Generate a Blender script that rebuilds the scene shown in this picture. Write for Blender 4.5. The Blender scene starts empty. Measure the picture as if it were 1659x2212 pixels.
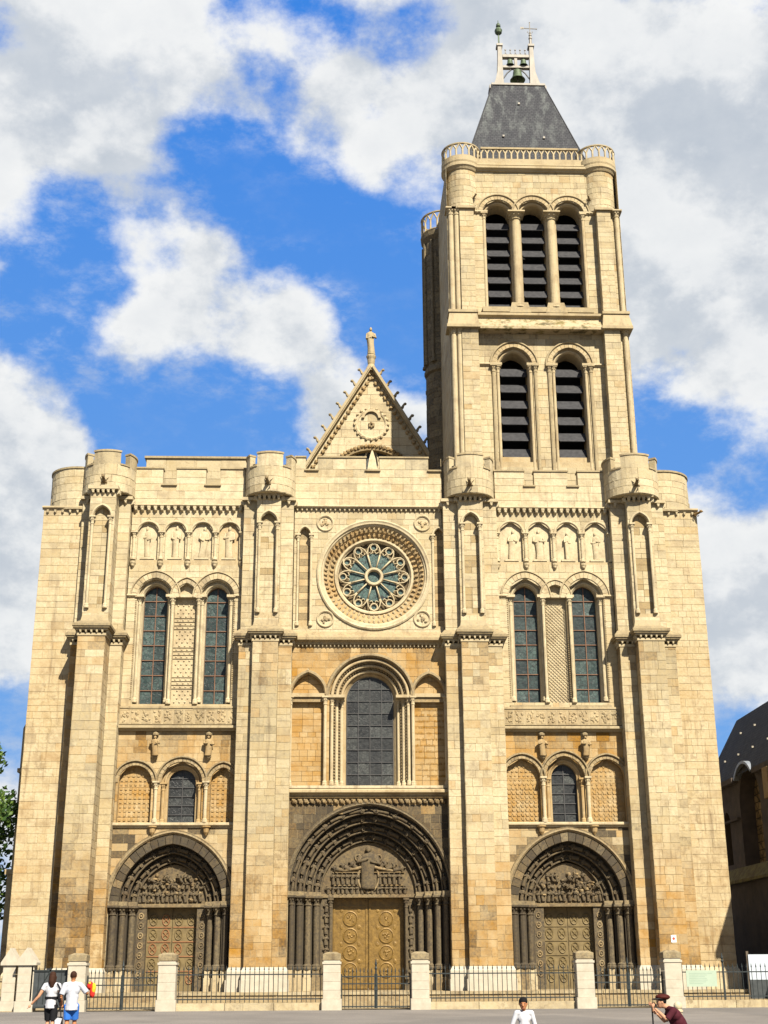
import bpy, bmesh, math, random
from mathutils import Matrix, Vector
random.seed(7)
R = math.radians
pi = math.pi
scene = bpy.context.scene
COL = scene.collection

# ------------------------------------------------------------------ camera
CAM_LOC = Vector((-1.810, -64.312, 1.6))
PITCH, YAW, ROLL = R(19.374), R(2.151), R(-0.3207)
cam = bpy.data.cameras.new('camera')
cam.sensor_fit = 'VERTICAL'
cam.sensor_height = 24.0
cam.lens = 24.0 * 2820.885 / 2212.0
cam.clip_start = 0.5
cam.clip_end = 6000.0
camo = bpy.data.objects.new('camera', cam)
COL.objects.link(camo)
_f = Vector((math.sin(YAW) * math.cos(PITCH), math.cos(YAW) * math.cos(PITCH), math.sin(PITCH)))
_r = Vector((math.cos(YAW), -math.sin(YAW), 0))
_u = _r.cross(_f)
_r2 = _r * math.cos(ROLL) + _u * math.sin(ROLL)
_u2 = _u * math.cos(ROLL) - _r * math.sin(ROLL)
_m = Matrix((_r2, _u2, -_f)).transposed().to_4x4()
_m.translation = CAM_LOC
camo.matrix_world = _m
scene.camera = camo

# ------------------------------------------------------------------ light
SUN_AZ, SUN_EL = R(22.8), R(44.0)        # azimuth: to the right of the facade's normal
SUN = Vector((math.sin(SUN_AZ) * math.cos(SUN_EL), -math.cos(SUN_AZ) * math.cos(SUN_EL), math.sin(SUN_EL)))
sl = bpy.data.lights.new('sun', 'SUN')
sl.energy = 5.0
sl.angle = R(0.53)
sl.color = (1.0, 0.93, 0.80)
so = bpy.data.objects.new('sun', sl)
COL.objects.link(so)
so.rotation_euler = (-SUN).to_track_quat('-Z', 'Y').to_euler()
so.location = SUN * 200

scene.view_settings.view_transform = 'Standard'
scene.view_settings.look = 'None'
scene.view_settings.exposure = 1.5
scene.view_settings.gamma = 1.0
scene.view_settings.use_curve_mapping = False
scene.cycles.max_bounces = 6
scene.cycles.diffuse_bounces = 3
scene.cycles.glossy_bounces = 3

world = bpy.data.worlds.new('World')
scene.world = world
world.use_nodes = True
wt = world.node_tree
wt.nodes.clear()


class NT:
    """small helper to write node graphs"""
    def __init__(s, tree): s.t = tree
    def n(s, kind, **kw):
        nd = s.t.nodes.new(kind)
        for k, v in kw.items(): setattr(nd, k, v)
        return nd
    def link(s, a, b): s.t.links.new(a, b)
    def put(s, sock, v):
        if isinstance(v, bpy.types.NodeSocket): s.t.links.new(v, sock)
        elif v is not None: sock.default_value = v
    def math(s, op, a, b=None, c=None, clamp=False):
        nd = s.n('ShaderNodeMath', operation=op); nd.use_clamp = clamp
        s.put(nd.inputs[0], a); s.put(nd.inputs[1], b)
        if c is not None: s.put(nd.inputs[2], c)
        return nd.outputs[0]
    def vmath(s, op, a, b=None, scale=None):
        nd = s.n('ShaderNodeVectorMath', operation=op)
        s.put(nd.inputs[0], a)
        if b is not None: s.put(nd.inputs[1], b)
        if scale is not None: s.put(nd.inputs['Scale'], scale)
        return nd.outputs['Value' if op in ('DOT_PRODUCT', 'LENGTH') else 'Vector']
    def noise(s, vec, scale, detail=4, rough=0.55, dist=0.0):
        nd = s.n('ShaderNodeTexNoise')
        s.put(nd.inputs['Vector'], vec)
        nd.inputs['Scale'].default_value = scale
        nd.inputs['Detail'].default_value = detail
        nd.inputs['Roughness'].default_value = rough
        nd.inputs['Distortion'].default_value = dist
        return nd.outputs['Fac']
    def rng(s, v, a, b, c=0.0, d=1.0, smooth=False):
        nd = s.n('ShaderNodeMapRange')
        if smooth: nd.interpolation_type = 'SMOOTHSTEP'
        s.put(nd.inputs['Value'], v)
        for i, q in enumerate((a, b, c, d)): nd.inputs[i + 1].default_value = q
        return nd.outputs['Result']
    def mix(s, f, a, b, mode='MIX'):
        nd = s.n('ShaderNodeMix', data_type='RGBA', blend_type=mode)
        s.put(nd.inputs[0], f)
        for i, q in ((6, a), (7, b)):
            if isinstance(q, (tuple, list)): q = tuple(q) + ((1.0,) if len(q) == 3 else ())
            s.put(nd.inputs[i], q)
        return nd.outputs[2]


def pix_dir(u, v):
    """view direction of a point measured in the photograph (1659 px wide)"""
    d = _f + _r2 * ((u - 829.5) / 2820.885) - _u2 * ((v - 1106.0) / 2820.885)
    return d.normalized()


def build_sky():
    w = NT(wt)
    sky = w.n('ShaderNodeTexSky')
    sky.sky_type = 'NISHITA'
    sky.sun_disc = False
    sky.sun_elevation = SUN_EL
    sky.sun_rotation = math.atan2(SUN.x, SUN.y)
    sky.altitude = 50
    sky.air_density = 1.0
    sky.dust_density = 0.3
    sky.ozone_density = 2.5
    hs = w.n('ShaderNodeHueSaturation')
    hs.inputs['Saturation'].default_value = 1.18
    hs.inputs['Value'].default_value = 2.35
    w.link(sky.outputs[0], hs.inputs['Color'])
    tc = w.n('ShaderNodeTexCoord')
    d = tc.outputs['Generated']
    nrm = w.vmath('NORMALIZE', d)
    sz = w.n('ShaderNodeSeparateXYZ'); w.link(nrm, sz.inputs[0])
    cap = w.mix(w.rng(sz.outputs['Z'], 0.05, 0.72), (1.45, 3.1, 5.9), (0.22, 1.55, 5.4))
    blue = w.mix(1.0, hs.outputs[0], cap, 'DARKEN')
    # clouds, banded a little towards the horizon
    mp = w.n('ShaderNodeMapping')
    w.link(nrm, mp.inputs['Vector'])
    mp.inputs['Scale'].default_value = (1, 1, 1.35)
    mp.inputs['Location'].default_value = (3.1, 1.7, 0.4)
    q = mp.outputs[0]
    n1 = w.noise(q, 8.5, 10, 0.60, 0.0)
    big = w.noise(q, 2.3, 2, 0.5)
    # where the breaks between the clouds lie (direction, half-size in degrees, weight)
    gaps = [((720, 560), 6.5, -0.312), ((840, 450), 4.6, -0.265), ((560, 330), 3.4, -0.234), ((450, 360), 2.6, -0.203), ((640, 420), 4.0, -0.156),
            ((880, 650), 4.4, -0.281), ((820, 760), 2.6, -0.203), ((40, 540), 4.4, -0.38), ((180, 540), 3.6, -0.34), ((290, 515), 2.8, -0.28), ((240, 860), 4.2, -0.265), ((420, 890), 4.2, -0.265),
            ((570, 950), 4.0, -0.265), ((120, 800), 2.8, -0.26), ((600, 65), 2.8, -0.42), ((700, 50), 1.8, -0.172), ((860, 35), 2.6, -0.34), ((1430, 880), 4.0, -0.250),
            ((1590, 440), 2.2, -0.187), ((1600, 1010), 3.4, -0.203), ((10, 1520), 4.2, -0.281), ((1590, 205), 1.8, -0.172), ((10, 1010), 2.2, -0.187),
            ((250, 190), 7.0, .26), ((60, 330), 5.0, .2), ((800, 190), 6.0, .26), ((700, 130), 5, .14), ((440, 660), 5.5, .28), ((610, 770), 4.6, .28), ((190, 690), 4.0, .20), ((40, 690), 2.6, .12),
            ((370, 500), 3.0, .22), ((1480, 520), 6.5, .22), ((1560, 720), 5.0, .26), ((1250, 120), 7.0, .22), ((1600, 1250), 6, .28), ((1500, 300), 5.0, .2),
            ((40, 1150), 5.4, .34), ((70, 1340), 3.6, .30), ((60, 900), 2.8, .22), ((725, 350), 2.2, .34), ((880, 355), 2.4, .18), ((1640, 330), 3.0, .18), ((780, 880), 2.8, .22), ((740, 700), 2.0, .14),
            ((1470, 790), 3.4, .18), ((30, 1690), 2.6, .3), ((150, 400), 3, .14)]
    bias = None
    for (uv, deg, wgt) in gaps:
        v = pix_dir(*uv)
        dt = w.vmath('DOT_PRODUCT', nrm, tuple(v))
        m = w.rng(dt, math.cos(R(deg * 1.25)), math.cos(R(deg * 0.15)), 0.0, wgt, smooth=True)
        bias = m if bias is None else w.math('ADD', bias, m)
    dens = w.math('ADD', w.math('ADD', w.math('MULTIPLY_ADD', n1, 1.8, -0.40), bias), w.math('MULTIPLY', w.math('SUBTRACT', big, 0.5), 0.18))
    mask = w.rng(dens, 0.32, 0.68, 0, 1, smooth=True)
    mw = w.n('ShaderNodeMapping'); w.link(nrm, mw.inputs['Vector']); mw.inputs['Scale'].default_value = (1.0, 1.0, 1.9); mw.inputs['Rotation'].default_value = (0.2, 0.5, 0.3)
    wisp = w.noise(mw.outputs[0], 17.0, 9, 0.66)
    mask = w.math('MAXIMUM', mask, w.math('MULTIPLY', w.rng(wisp, 0.46, 0.74, 0, 0.55, smooth=True), w.rng(dens, 0.0, 0.38, 0.15, 1.0)))
    # sunlit side of the clouds: density falls off towards the sun
    q2 = w.vmath('ADD', q, tuple(Vector((SUN.x, SUN.y, SUN.z * 1.35)) * 0.045))
    n2 = w.noise(q2, 8.5, 10, 0.60, 0.0)
    lit = w.rng(w.math('SUBTRACT', n1, n2), -0.11, 0.10, 0, 1, smooth=True)
    thick = w.rng(dens, 0.52, 0.92, 0, 1)
    shade = w.math('SUBTRACT', w.math('ADD', 0.34, w.math('MULTIPLY', lit, 0.60)), w.math('MULTIPLY', thick, 0.18), clamp=True)
    fine = w.noise(q, 26.0, 5, 0.6)
    shade = w.math('ADD', shade, w.rng(fine, 0.3, 0.7, -0.08, 0.08), clamp=True)
    ccol = w.mix(shade, (3.5, 3.9, 4.4), (6.9, 6.9, 6.75))
    col = w.mix(w.math('MULTIPLY', mask, 0.97), blue, ccol)
    bg = w.n('ShaderNodeBackground')
    bg.inputs['Strength'].default_value = 0.05
    w.link(col, bg.inputs['Color'])
    out = w.n('ShaderNodeOutputWorld')
    w.link(bg.outputs[0], out.inputs['Surface'])


build_sky()
world.cycles.sampling_method = 'MANUAL'
world.cycles.sample_map_resolution = 512

# ------------------------------------------------------------------ materials
def new_mat(name):
    m = bpy.data.materials.new(name)
    m.use_nodes = True
    t = m.node_tree
    b = t.nodes['Principled BSDF']
    return m, NT(t), b


def bump(w, b, h, strength, dist):
    bp = w.n('ShaderNodeBump')
    bp.inputs['Strength'].default_value = strength
    bp.inputs['Distance'].default_value = dist
    w.link(h, bp.inputs['Height'])
    w.link(bp.outputs[0], b.inputs['Normal'])


def stone_material():
    """weathered limestone; attribute st = (tone, soot, warm) of the single stone"""
    m, w, b = new_mat('limestone')
    at = w.n('ShaderNodeAttribute'); at.attribute_name = 'st'
    sp = w.n('ShaderNodeSeparateColor'); w.link(at.outputs['Color'], sp.inputs[0])
    tone, soot, warm = sp.outputs
    geo = w.n('ShaderNodeNewGeometry')
    p = geo.outputs['Position']
    fine = w.noise(p, 9.0, 6, 0.65)
    mid = w.noise(p, 1.3, 5, 0.6)
    mp = w.n('ShaderNodeMapping'); w.link(p, mp.inputs[0]); mp.inputs['Scale'].default_value = (2.6, 2.6, 0.22)
    streak = w.noise(mp.outputs[0], 1.0, 5, 0.6, 0.3)
    t2 = w.math('ADD', tone, w.rng(fine, 0.3, 0.7, -0.30, 0.30), clamp=True)
    c = w.mix(t2, (0.256, 0.200, 0.102), (0.372, 0.318, 0.208))
    blot = w.noise(p, 0.55, 6, 0.62)
    gr = w.rng(mid, 0.47, 0.70, 0, 0.62, smooth=True)
    c = w.mix(gr, c, (0.205, 0.168, 0.108))
    c = w.mix(w.rng(w.noise(p, 3.4, 6, 0.7), 0.56, 0.74, 0, 0.55, smooth=True), c, (0.150, 0.112, 0.062))
    c = w.mix(w.rng(blot, 0.54, 0.74, 0, 0.42, smooth=True), c, (0.225, 0.166, 0.074))
    c = w.mix(w.rng(streak, 0.56, 0.76, 0, 0.45, smooth=True), c, (0.150, 0.115, 0.072))
    # patches of crust and narrow rain runs, thicker on the old lower storeys
    pz = w.n('ShaderNodeSeparateXYZ'); w.link(p, pz.inputs[0])
    low = w.rng(pz.outputs['Z'], 2.0, 26.0, 1.0, 0.42)
    zone = w.rng(w.noise(p, 0.22, 3, 0.5), 0.42, 0.62, 0.15, 1.0)
    crust = w.math('MULTIPLY', w.rng(w.noise(p, 1.9, 9, 0.72), 0.535, 0.61, 0, 0.55, smooth=True), w.math('MULTIPLY', low, zone))
    c = w.mix(crust, c, (0.100, 0.076, 0.046))
    mp2 = w.n('ShaderNodeMapping'); w.link(p, mp2.inputs[0]); mp2.inputs['Scale'].default_value = (5.5, 5.5, 0.30)
    runs = w.math('MULTIPLY', w.rng(w.noise(mp2.outputs[0], 1.0, 5, 0.6), 0.55, 0.64, 0, 0.55, smooth=True), w.math('MULTIPLY', low, zone))
    c = w.mix(runs, c, (0.125, 0.090, 0.050))
    wf = w.math('MULTIPLY', warm, w.rng(mid, 0.25, 0.65, 0.55, 1.15), clamp=True)
    c = w.mix(wf, c, (0.250, 0.120, 0.011))
    st = w.math('MULTIPLY', w.rng(streak, 0.60, 0.78, 0, 0.55, smooth=True), w.rng(w.math('ADD', warm, soot), 0.0, 0.5, 0.12, 1.0))
    c = w.mix(st, c, (0.06, 0.039, 0.02))
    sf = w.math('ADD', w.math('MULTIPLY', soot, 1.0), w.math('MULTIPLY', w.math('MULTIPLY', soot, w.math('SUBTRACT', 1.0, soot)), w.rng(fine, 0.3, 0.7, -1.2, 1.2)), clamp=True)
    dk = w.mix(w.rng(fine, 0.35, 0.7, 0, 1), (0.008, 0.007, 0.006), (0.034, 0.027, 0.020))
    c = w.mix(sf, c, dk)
    w.link(c, b.inputs['Base Color'])
    b.inputs['Roughness'].default_value = 0.9
    b.inputs['Specular IOR Level'].default_value = 0.2
    h = w.math('ADD', w.math('MULTIPLY', w.noise(p, 24.0, 5, 0.7), 0.6), fine)
    bump(w, b, h, 0.5, 0.03)
    return m


ALB = 0.72
def dim(c): return tuple(q * ALB for q in c)


def simple_mat(name, c1, c2, scale=6.0, rough=0.7, bstr=0.3, bdist=0.01, metal=0.0, spec=0.4, detail=5, contrast=(0.3, 0.7), stretch=None):
    m, w, b = new_mat(name)
    c1, c2 = dim(c1), dim(c2)
    tc = w.n('ShaderNodeNewGeometry')
    p = tc.outputs['Position']
    if stretch:
        mp = w.n('ShaderNodeMapping'); w.link(p, mp.inputs[0]); mp.inputs['Scale'].default_value = stretch
        p = mp.outputs[0]
    n = w.noise(p, scale, detail, 0.62)
    w.link(w.mix(w.rng(n, contrast[0], contrast[1]), c1, c2), b.inputs['Base Color'])
    b.inputs['Roughness'].default_value = rough
    b.inputs['Metallic'].default_value = metal
    b.inputs['Specular IOR Level'].default_value = spec
    if bstr: bump(w, b, n, bstr, bdist)
    return m


def glass_material(name, c1, c2, scale, tint):
    """old leaded glass seen from outside: dark, slightly uneven, lead lines between small quarries"""
    m, w, b = new_mat(name)
    c1, c2, tint = dim(c1), dim(c2), dim(tint)
    geo = w.n('ShaderNodeNewGeometry'); p = geo.outputs['Position']
    vo = w.n('ShaderNodeTexVoronoi'); vo.feature = 'DISTANCE_TO_EDGE'; w.link(p, vo.inputs['Vector']); vo.inputs['Scale'].default_value = scale
    vc = w.n('ShaderNodeTexVoronoi'); w.link(p, vc.inputs['Vector']); vc.inputs['Scale'].default_value = scale
    sp = w.n('ShaderNodeSeparateColor'); w.link(vc.outputs['Color'], sp.inputs[0])
    c = w.mix(sp.outputs[0], c1, c2)
    c = w.mix(w.math('MULTIPLY', sp.outputs[1], 0.35), c, tint)
    at = w.n('ShaderNodeAttribute'); at.attribute_name = 'st'
    sa = w.n('ShaderNodeSeparateColor'); w.link(at.outputs['Color'], sa.inputs[0])
    c = w.mix(1.0, c, w.mix(sa.outputs[0], (0.55, 0.55, 0.58), (1.5, 1.5, 1.45)), 'MULTIPLY')
    lead = w.rng(vo.outputs['Distance'], 0.02, 0.07, 0, 1)
    c = w.mix(lead, (0.02, 0.02, 0.02), c)
    w.link(c, b.inputs['Base Color'])
    b.inputs['Roughness'].default_value = 0.36
    b.inputs['Specular IOR Level'].default_value = 0.18
    bump(w, b, w.math('ADD', w.noise(p, 5.0, 3), w.math('MULTIPLY', sp.outputs[2], 0.6)), 0.35, 0.05)
    return m


def slate_material():
    m, w, b = new_mat('slate')
    geo = w.n('ShaderNodeNewGeometry'); p = geo.outputs['Position']
    at = w.n('ShaderNodeUVMap')
    br = w.n('ShaderNodeTexBrick')
    w.link(at.outputs[0], br.inputs['Vector'])
    br.inputs['Scale'].default_value = 1.0
    br.inputs['Brick Width'].default_value = 0.24
    br.inputs['Row Height'].default_value = 0.16
    br.inputs['Mortar Size'].default_value = 0.012
    br.inputs['Color1'].default_value = (0.024, 0.025, 0.028, 1)
    br.inputs['Color2'].default_value = (0.036, 0.036, 0.039, 1)
    br.inputs['Mortar'].default_value = (0.012, 0.012, 0.014, 1)
    mp = w.n('ShaderNodeMapping'); w.link(p, mp.inputs[0]); mp.inputs['Scale'].default_value = (1.9, 1.9, 0.16)
    st = w.noise(mp.outputs[0], 1.0, 6, 0.65, 0.4)
    sz = w.n('ShaderNodeSeparateXYZ'); w.link(p, sz.inputs[0])
    up = w.rng(sz.outputs['Z'], 47.0, 55.5, 0.10, 1.0)
    f = w.math('MULTIPLY', w.rng(st, 0.47, 0.66, 0, 0.85, smooth=True), up)
    f = w.math('MULTIPLY', f, w.rng(w.noise(p, 5.0, 6, 0.7), 0.3, 0.62, 0.25, 1.0))
    c = w.mix(f, br.outputs[0], (0.125, 0.135, 0.125))
    w.link(c, b.inputs['Base Color'])
    b.inputs['Roughness'].default_value = 0.75
    b.inputs['Specular IOR Level'].default_value = 0.15
    bump(w, b, br.outputs['Fac'], 0.5, -0.02)
    return m


def ground_material():
    m, w, b = new_mat('asphalt')
    geo = w.n('ShaderNodeNewGeometry'); p = geo.outputs['Position']
    a = w.noise(p, 0.35, 5, 0.6); f = w.noise(p, 40.0, 3, 0.7)
    c = w.mix(w.rng(a, 0.35, 0.65), (0.108, 0.094, 0.080), (0.155, 0.136, 0.116))
    c = w.mix(w.rng(f, 0.3, 0.75, 0, 0.5), c, (0.04, 0.036, 0.032))
    pt = w.n('ShaderNodeTexVoronoi'); w.link(p, pt.inputs['Vector']); pt.inputs['Scale'].default_value = 0.12
    sp = w.n('ShaderNodeSeparateColor'); w.link(pt.outputs['Color'], sp.inputs[0])
    c = w.mix(w.rng(sp.outputs[0], 0.55, 0.6, 0, 0.35), c, (0.06, 0.055, 0.05))
    w.link(c, b.inputs['Base Color'])
    b.inputs['Roughness'].default_value = 0.9
    bump(w, b, f, 0.5, 0.01)
    return m


def leaf_material(name, c1, c2):
    m, w, b = new_mat(name)
    oi = w.n('ShaderNodeAttribute'); oi.attribute_name = 'st'
    sp = w.n('ShaderNodeSeparateColor'); w.link(oi.outputs['Color'], sp.inputs[0])
    w.link(w.mix(sp.outputs[0], c1, c2), b.inputs['Base Color'])
    b.inputs['Roughness'].default_value = 0.55
    b.inputs['Specular IOR Level'].default_value = 0.3
    tr = w.n('ShaderNodeBsdfTranslucent'); w.link(w.mix(sp.outputs[0], c1, c2), tr.inputs['Color'])
    ms = w.n('ShaderNodeMixShader'); ms.inputs[0].default_value = 0.3
    w.link(b.outputs[0], ms.inputs[1]); w.link(tr.outputs[0], ms.inputs[2])
    w.link(ms.outputs[0], w.t.nodes['Material Output'].inputs['Surface'])
    return m


M = {}
M['stone'] = stone_material()
M['slate'] = slate_material()
M['clean_stone'] = simple_mat('clean_pale_stone', (0.375, 0.330, 0.250), (0.470, 0.420, 0.325), 4.0, 0.9, 0.3, 0.01, 0.0, 0.2)
M['ground'] = ground_material()
M['louvre'] = simple_mat('louvre_slate', (0.018, 0.018, 0.020), (0.044, 0.043, 0.045), 5.0, 0.7, 0.3, 0.01, 0, 0.2)
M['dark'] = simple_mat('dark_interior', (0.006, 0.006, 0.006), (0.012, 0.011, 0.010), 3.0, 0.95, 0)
M['glass_teal'] = glass_material('leaded_glass_teal', (0.016, 0.030, 0.029), (0.046, 0.070, 0.064), 7.0, (0.08, 0.10, 0.095))
M['glass_grey'] = glass_material('leaded_glass_grey', (0.022, 0.024, 0.024), (0.050, 0.053, 0.050), 9.0, (0.075, 0.075, 0.068))
M['glass_rose'] = glass_material('leaded_glass_rose', (0.034, 0.066, 0.058), (0.062, 0.100, 0.090), 6.0, (0.08, 0.11, 0.10))
M['lead'] = simple_mat('rusty_glazing_bar', (0.11, 0.055, 0.03), (0.20, 0.10, 0.05), 8.0, 0.8, 0.2)
M['bar'] = simple_mat('dark_glazing_bar', (0.03, 0.03, 0.03), (0.06, 0.055, 0.05), 8.0, 0.6, 0.2)
M['bronze'] = simple_mat('bronze_door', (0.120, 0.066, 0.009), (0.250, 0.145, 0.026), 5.0, 0.5, 0.6, 0.02, 0.35, 0.5)
M['door_green'] = simple_mat('old_painted_door', (0.098, 0.066, 0.021), (0.185, 0.132, 0.048), 3.0, 0.7, 0.3)
M['rust'] = simple_mat('rusty_strap', (0.16, 0.065, 0.020), (0.28, 0.13, 0.05), 9.0, 0.75, 0.4)
M['iron'] = simple_mat('dark_green_iron', (0.012, 0.018, 0.018), (0.032, 0.038, 0.036), 14.0, 0.5, 0.2, 0.004, 0.2)
M['verdigris'] = simple_mat('verdigris_bronze', (0.035, 0.05, 0.025), (0.10, 0.14, 0.065), 5.0, 0.6, 0.4, 0.01, 0.3)
M['lead_roof'] = simple_mat('weathered_lead', (0.19, 0.165, 0.125), (0.31, 0.275, 0.215), 4.0, 0.6, 0.3, 0.01, 0.0, 0.4, stretch=(1, 1, .3))
M['zinc'] = simple_mat('zinc_sheet', (0.20, 0.22, 0.24), (0.32, 0.34, 0.36), 2.0, 0.4, 0.1, 0.01, 0.3)
M['brown_wall'] = simple_mat('dark_brown_wall', (0.042, 0.033, 0.027), (0.100, 0.076, 0.057), 1.4, 0.9, 0.5, 0.03)  # mottled dark brown for all walls of the side building
M['pale_panel'] = simple_mat('pale_painted_panel', (0.40, 0.45, 0.49), (0.48, 0.52, 0.56), 1.0, 0.5, 0)
M['mint_board'] = simple_mat('pale_green_board', (0.30, 0.37, 0.27), (0.35, 0.42, 0.32), 2.0, 0.5, 0)
M['mint_print'] = simple_mat('faint_print', (0.22, 0.30, 0.22), (0.27, 0.35, 0.27), 9.0, 0.6, 0)
M['white_paint'] = simple_mat('white_enamel', (0.72, 0.72, 0.70), (0.80, 0.80, 0.78), 3.0, 0.4, 0)
M['red_paint'] = simple_mat('red_enamel', (0.55, 0.05, 0.03), (0.65, 0.08, 0.05), 3.0, 0.4, 0)
M['leaf'] = leaf_material('leaf_green', (0.018, 0.048, 0.008), (0.095, 0.150, 0.024))
M['bark'] = simple_mat('bark', (0.06, 0.045, 0.03), (0.13, 0.10, 0.07), 8.0, 0.9, 0.8, 0.03, stretch=(1, 1, .25))
M['black_sheet'] = simple_mat('dark_sheet', (0.020, 0.024, 0.025), (0.045, 0.052, 0.052), 4.0, 0.6, 0.2)

# ------------------------------------------------------------------ mesh helpers
PALE = (0.75, 0.0, 0.05)
MID = (0.5, 0.05, 0.15)
WARM = (0.5, 0.10, 0.55)
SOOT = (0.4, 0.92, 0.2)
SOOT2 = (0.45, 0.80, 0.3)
WEATHER = (0.45, 0.34, 0.12)


class MB:
    def __init__(s, col=PALE):
        s.v = []; s.f = []; s.c = []; s.col = col
    def add(s, verts, faces, col=None):
        o = len(s.v)
        s.v.extend(verts)
        s.f.extend([tuple(i + o for i in f) for f in faces])
        s.c.extend([col or s.col] * len(verts))
        return s
    def box(s, x0, x1, y0, y1, z0, z1, col=None):
        v = [(x0, y0, z0), (x1, y0, z0), (x1, y1, z0), (x0, y1, z0), (x0, y0, z1), (x1, y0, z1), (x1, y1, z1), (x0, y1, z1)]
        return s.add(v, [(0, 3, 2, 1), (4, 5, 6, 7), (0, 1, 5, 4), (1, 2, 6, 5), (2, 3, 7, 6), (3, 0, 4, 7)], col)
    def cbox(s, x0, x1, y0, y1, z0, z1, c=0.02, col=None):
        """box with its front (-Y) edges and vertical edges chamfered"""
        b = [(x0 + c, y0), (x1 - c, y0), (x1, y0 + c), (x1, y1), (x0, y1), (x0, y0 + c)]
        return s.prism(b, z0, z1, col)
    def prism(s, ring, z0, z1, col=None):
        n = len(ring)
        v = [(x, y, z0) for x, y in ring] + [(x, y, z1) for x, y in ring]
        f = [tuple(range(n - 1, -1, -1)), tuple(range(n, 2 * n))] + [(i, (i + 1) % n, n + (i + 1) % n, n + i) for i in range(n)]
        return s.add(v, f, col)
    def extr_y(s, poly, y0, y1, col=None):
        """polygon in (x, z) given thickness along Y"""
        n = len(poly)
        v = [(x, y0, z) for x, z in poly] + [(x, y1, z) for x, z in poly]
        f = [tuple(range(n)), tuple(range(2 * n - 1, n - 1, -1))] + [((i + 1) % n, i, n + i, n + (i + 1) % n) for i in range(n)]
        return s.add(v, f, col)
    def frustum(s, r0, z0, r1, z1, col=None):
        """r = (x0,x1,y0,y1)"""
        def q(r, z): return [(r[0], r[2], z), (r[1], r[2], z), (r[1], r[3], z), (r[0], r[3], z)]
        return s.add(q(r0, z0) + q(r1, z1), [(3, 2, 1, 0), (4, 5, 6, 7)] + [(i, (i + 1) % 4, 4 + (i + 1) % 4, 4 + i) for i in range(4)], col)
    def lathe(s, cx, cy, prof, seg=12, a0=0.0, a1=2 * pi, col=None, sy=1.0):
        full = abs(a1 - a0 - 2 * pi) < 1e-6
        m = seg if full else seg + 1
        v = []
        for r, z in prof:
            for i in range(m):
                a = a0 + (a1 - a0) * i / seg
                v.append((cx + r * math.sin(a), cy - r * math.cos(a) * sy, z))
        f = []
        for j in range(len(prof) - 1):
            for i in range(seg):
                k = (i + 1) % m
                f.append((j * m + i, j * m + k, (j + 1) * m + k, (j + 1) * m + i))
        if full:
            f.append(tuple(range(m - 1, -1, -1)))
            f.append(tuple(range((len(prof) - 1) * m, len(prof) * m)))
        return s.add(v, f, col)
    def tube(s, pts, rad, seg=6, col=None, closed=False):
        pts = [Vector(p) for p in pts]
        n = len(pts)
        rads = rad if isinstance(rad, (list, tuple)) else [rad] * n
        v = []
        for i in range(n):
            a = pts[(i - 1) % n] if (closed or i > 0) else pts[i]
            b = pts[(i + 1) % n] if (closed or i < n - 1) else pts[i]
            t = (b - a).normalized()
            up = Vector((0, 1, 0)) if abs(t.y) < 0.9 else Vector((0, 0, 1))
            e1 = t.cross(up).normalized(); e2 = e1.cross(t)
            for k in range(seg):
                an = 2 * pi * k / seg
                v.append(tuple(pts[i] + (e1 * math.cos(an) + e2 * math.sin(an)) * rads[i]))
        f = []
        for i in range(n if closed else n - 1):
            j = (i + 1) % n
            for k in range(seg):
                l = (k + 1) % seg
                f.append((i * seg + k, i * seg + l, j * seg + l, j * seg + k))
        if not closed:
            f.append(tuple(range(seg - 1, -1, -1))); f.append(tuple(range((n - 1) * seg, n * seg)))
        return s.add(v, f, col)
    def ball(s, c, r, seg=8, rings=5, col=None, jit=0.0):
        rx, ry, rz = r if isinstance(r, (tuple, list)) else (r, r, r)
        v = [(c[0], c[1], c[2] - rz)]
        for j in range(1, rings):
            t = -pi / 2 + pi * j / rings
            for i in range(seg):
                a = 2 * pi * i / seg
                k = 1 + (random.uniform(-jit, jit) if jit else 0)
                v.append((c[0] + rx * k * math.cos(t) * math.cos(a), c[1] + ry * k * math.cos(t) * math.sin(a), c[2] + rz * k * math.sin(t)))
        v.append((c[0], c[1], c[2] + rz))
        f = [(0, 1 + (i + 1) % seg, 1 + i) for i in range(seg)]
        for j in range(rings - 2):
            for i in range(seg):
                k = (i + 1) % seg
                f.append((1 + j * seg + i, 1 + j * seg + k, 1 + (j + 1) * seg + k, 1 + (j + 1) * seg + i))
        L = len(v) - 1; o = 1 + (rings - 2) * seg
        f += [(o + i, o + (i + 1) % seg, L) for i in range(seg)]
        return s.add(v, f, col)
    def mesh(s, name, smooth=False):
        me = bpy.data.meshes.new(name)
        me.from_pydata(s.v, [], s.f)
        at = me.color_attributes.new('st', 'FLOAT_COLOR', 'POINT')
        buf = []
        for c in s.c: buf.extend((c[0], c[1], c[2], 1.0))
        at.data.foreach_set('color', buf)
        if smooth: me.polygons.foreach_set('use_smooth', [True] * len(me.polygons))
        me.update()
        return me
    def build(s, name, mat, parent=None, smooth=False):
        me = s.mesh(name, smooth)
        me.materials.append(mat if not isinstance(mat, str) else M[mat])
        return link(name, me, parent)


def link(name, data, parent=None, loc=(0, 0, 0), rot=(0, 0, 0), scale=(1, 1, 1)):
    o = bpy.data.objects.new(name, data)
    COL.objects.link(o)
    o.parent = parent
    o.location = loc; o.rotation_euler = rot; o.scale = scale
    return o


def tag(o, label=None, cat=None, group=None, kind=None):
    if label: o['label'] = label
    if cat: o['category'] = cat
    if group: o['group'] = group
    if kind: o['kind'] = kind
    return o


def empty(name, loc=(0, 0, 0), rz=0.0):
    o = link(name, None, None, loc, (0, 0, rz))
    o.empty_display_size = 0.3
    return o


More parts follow.
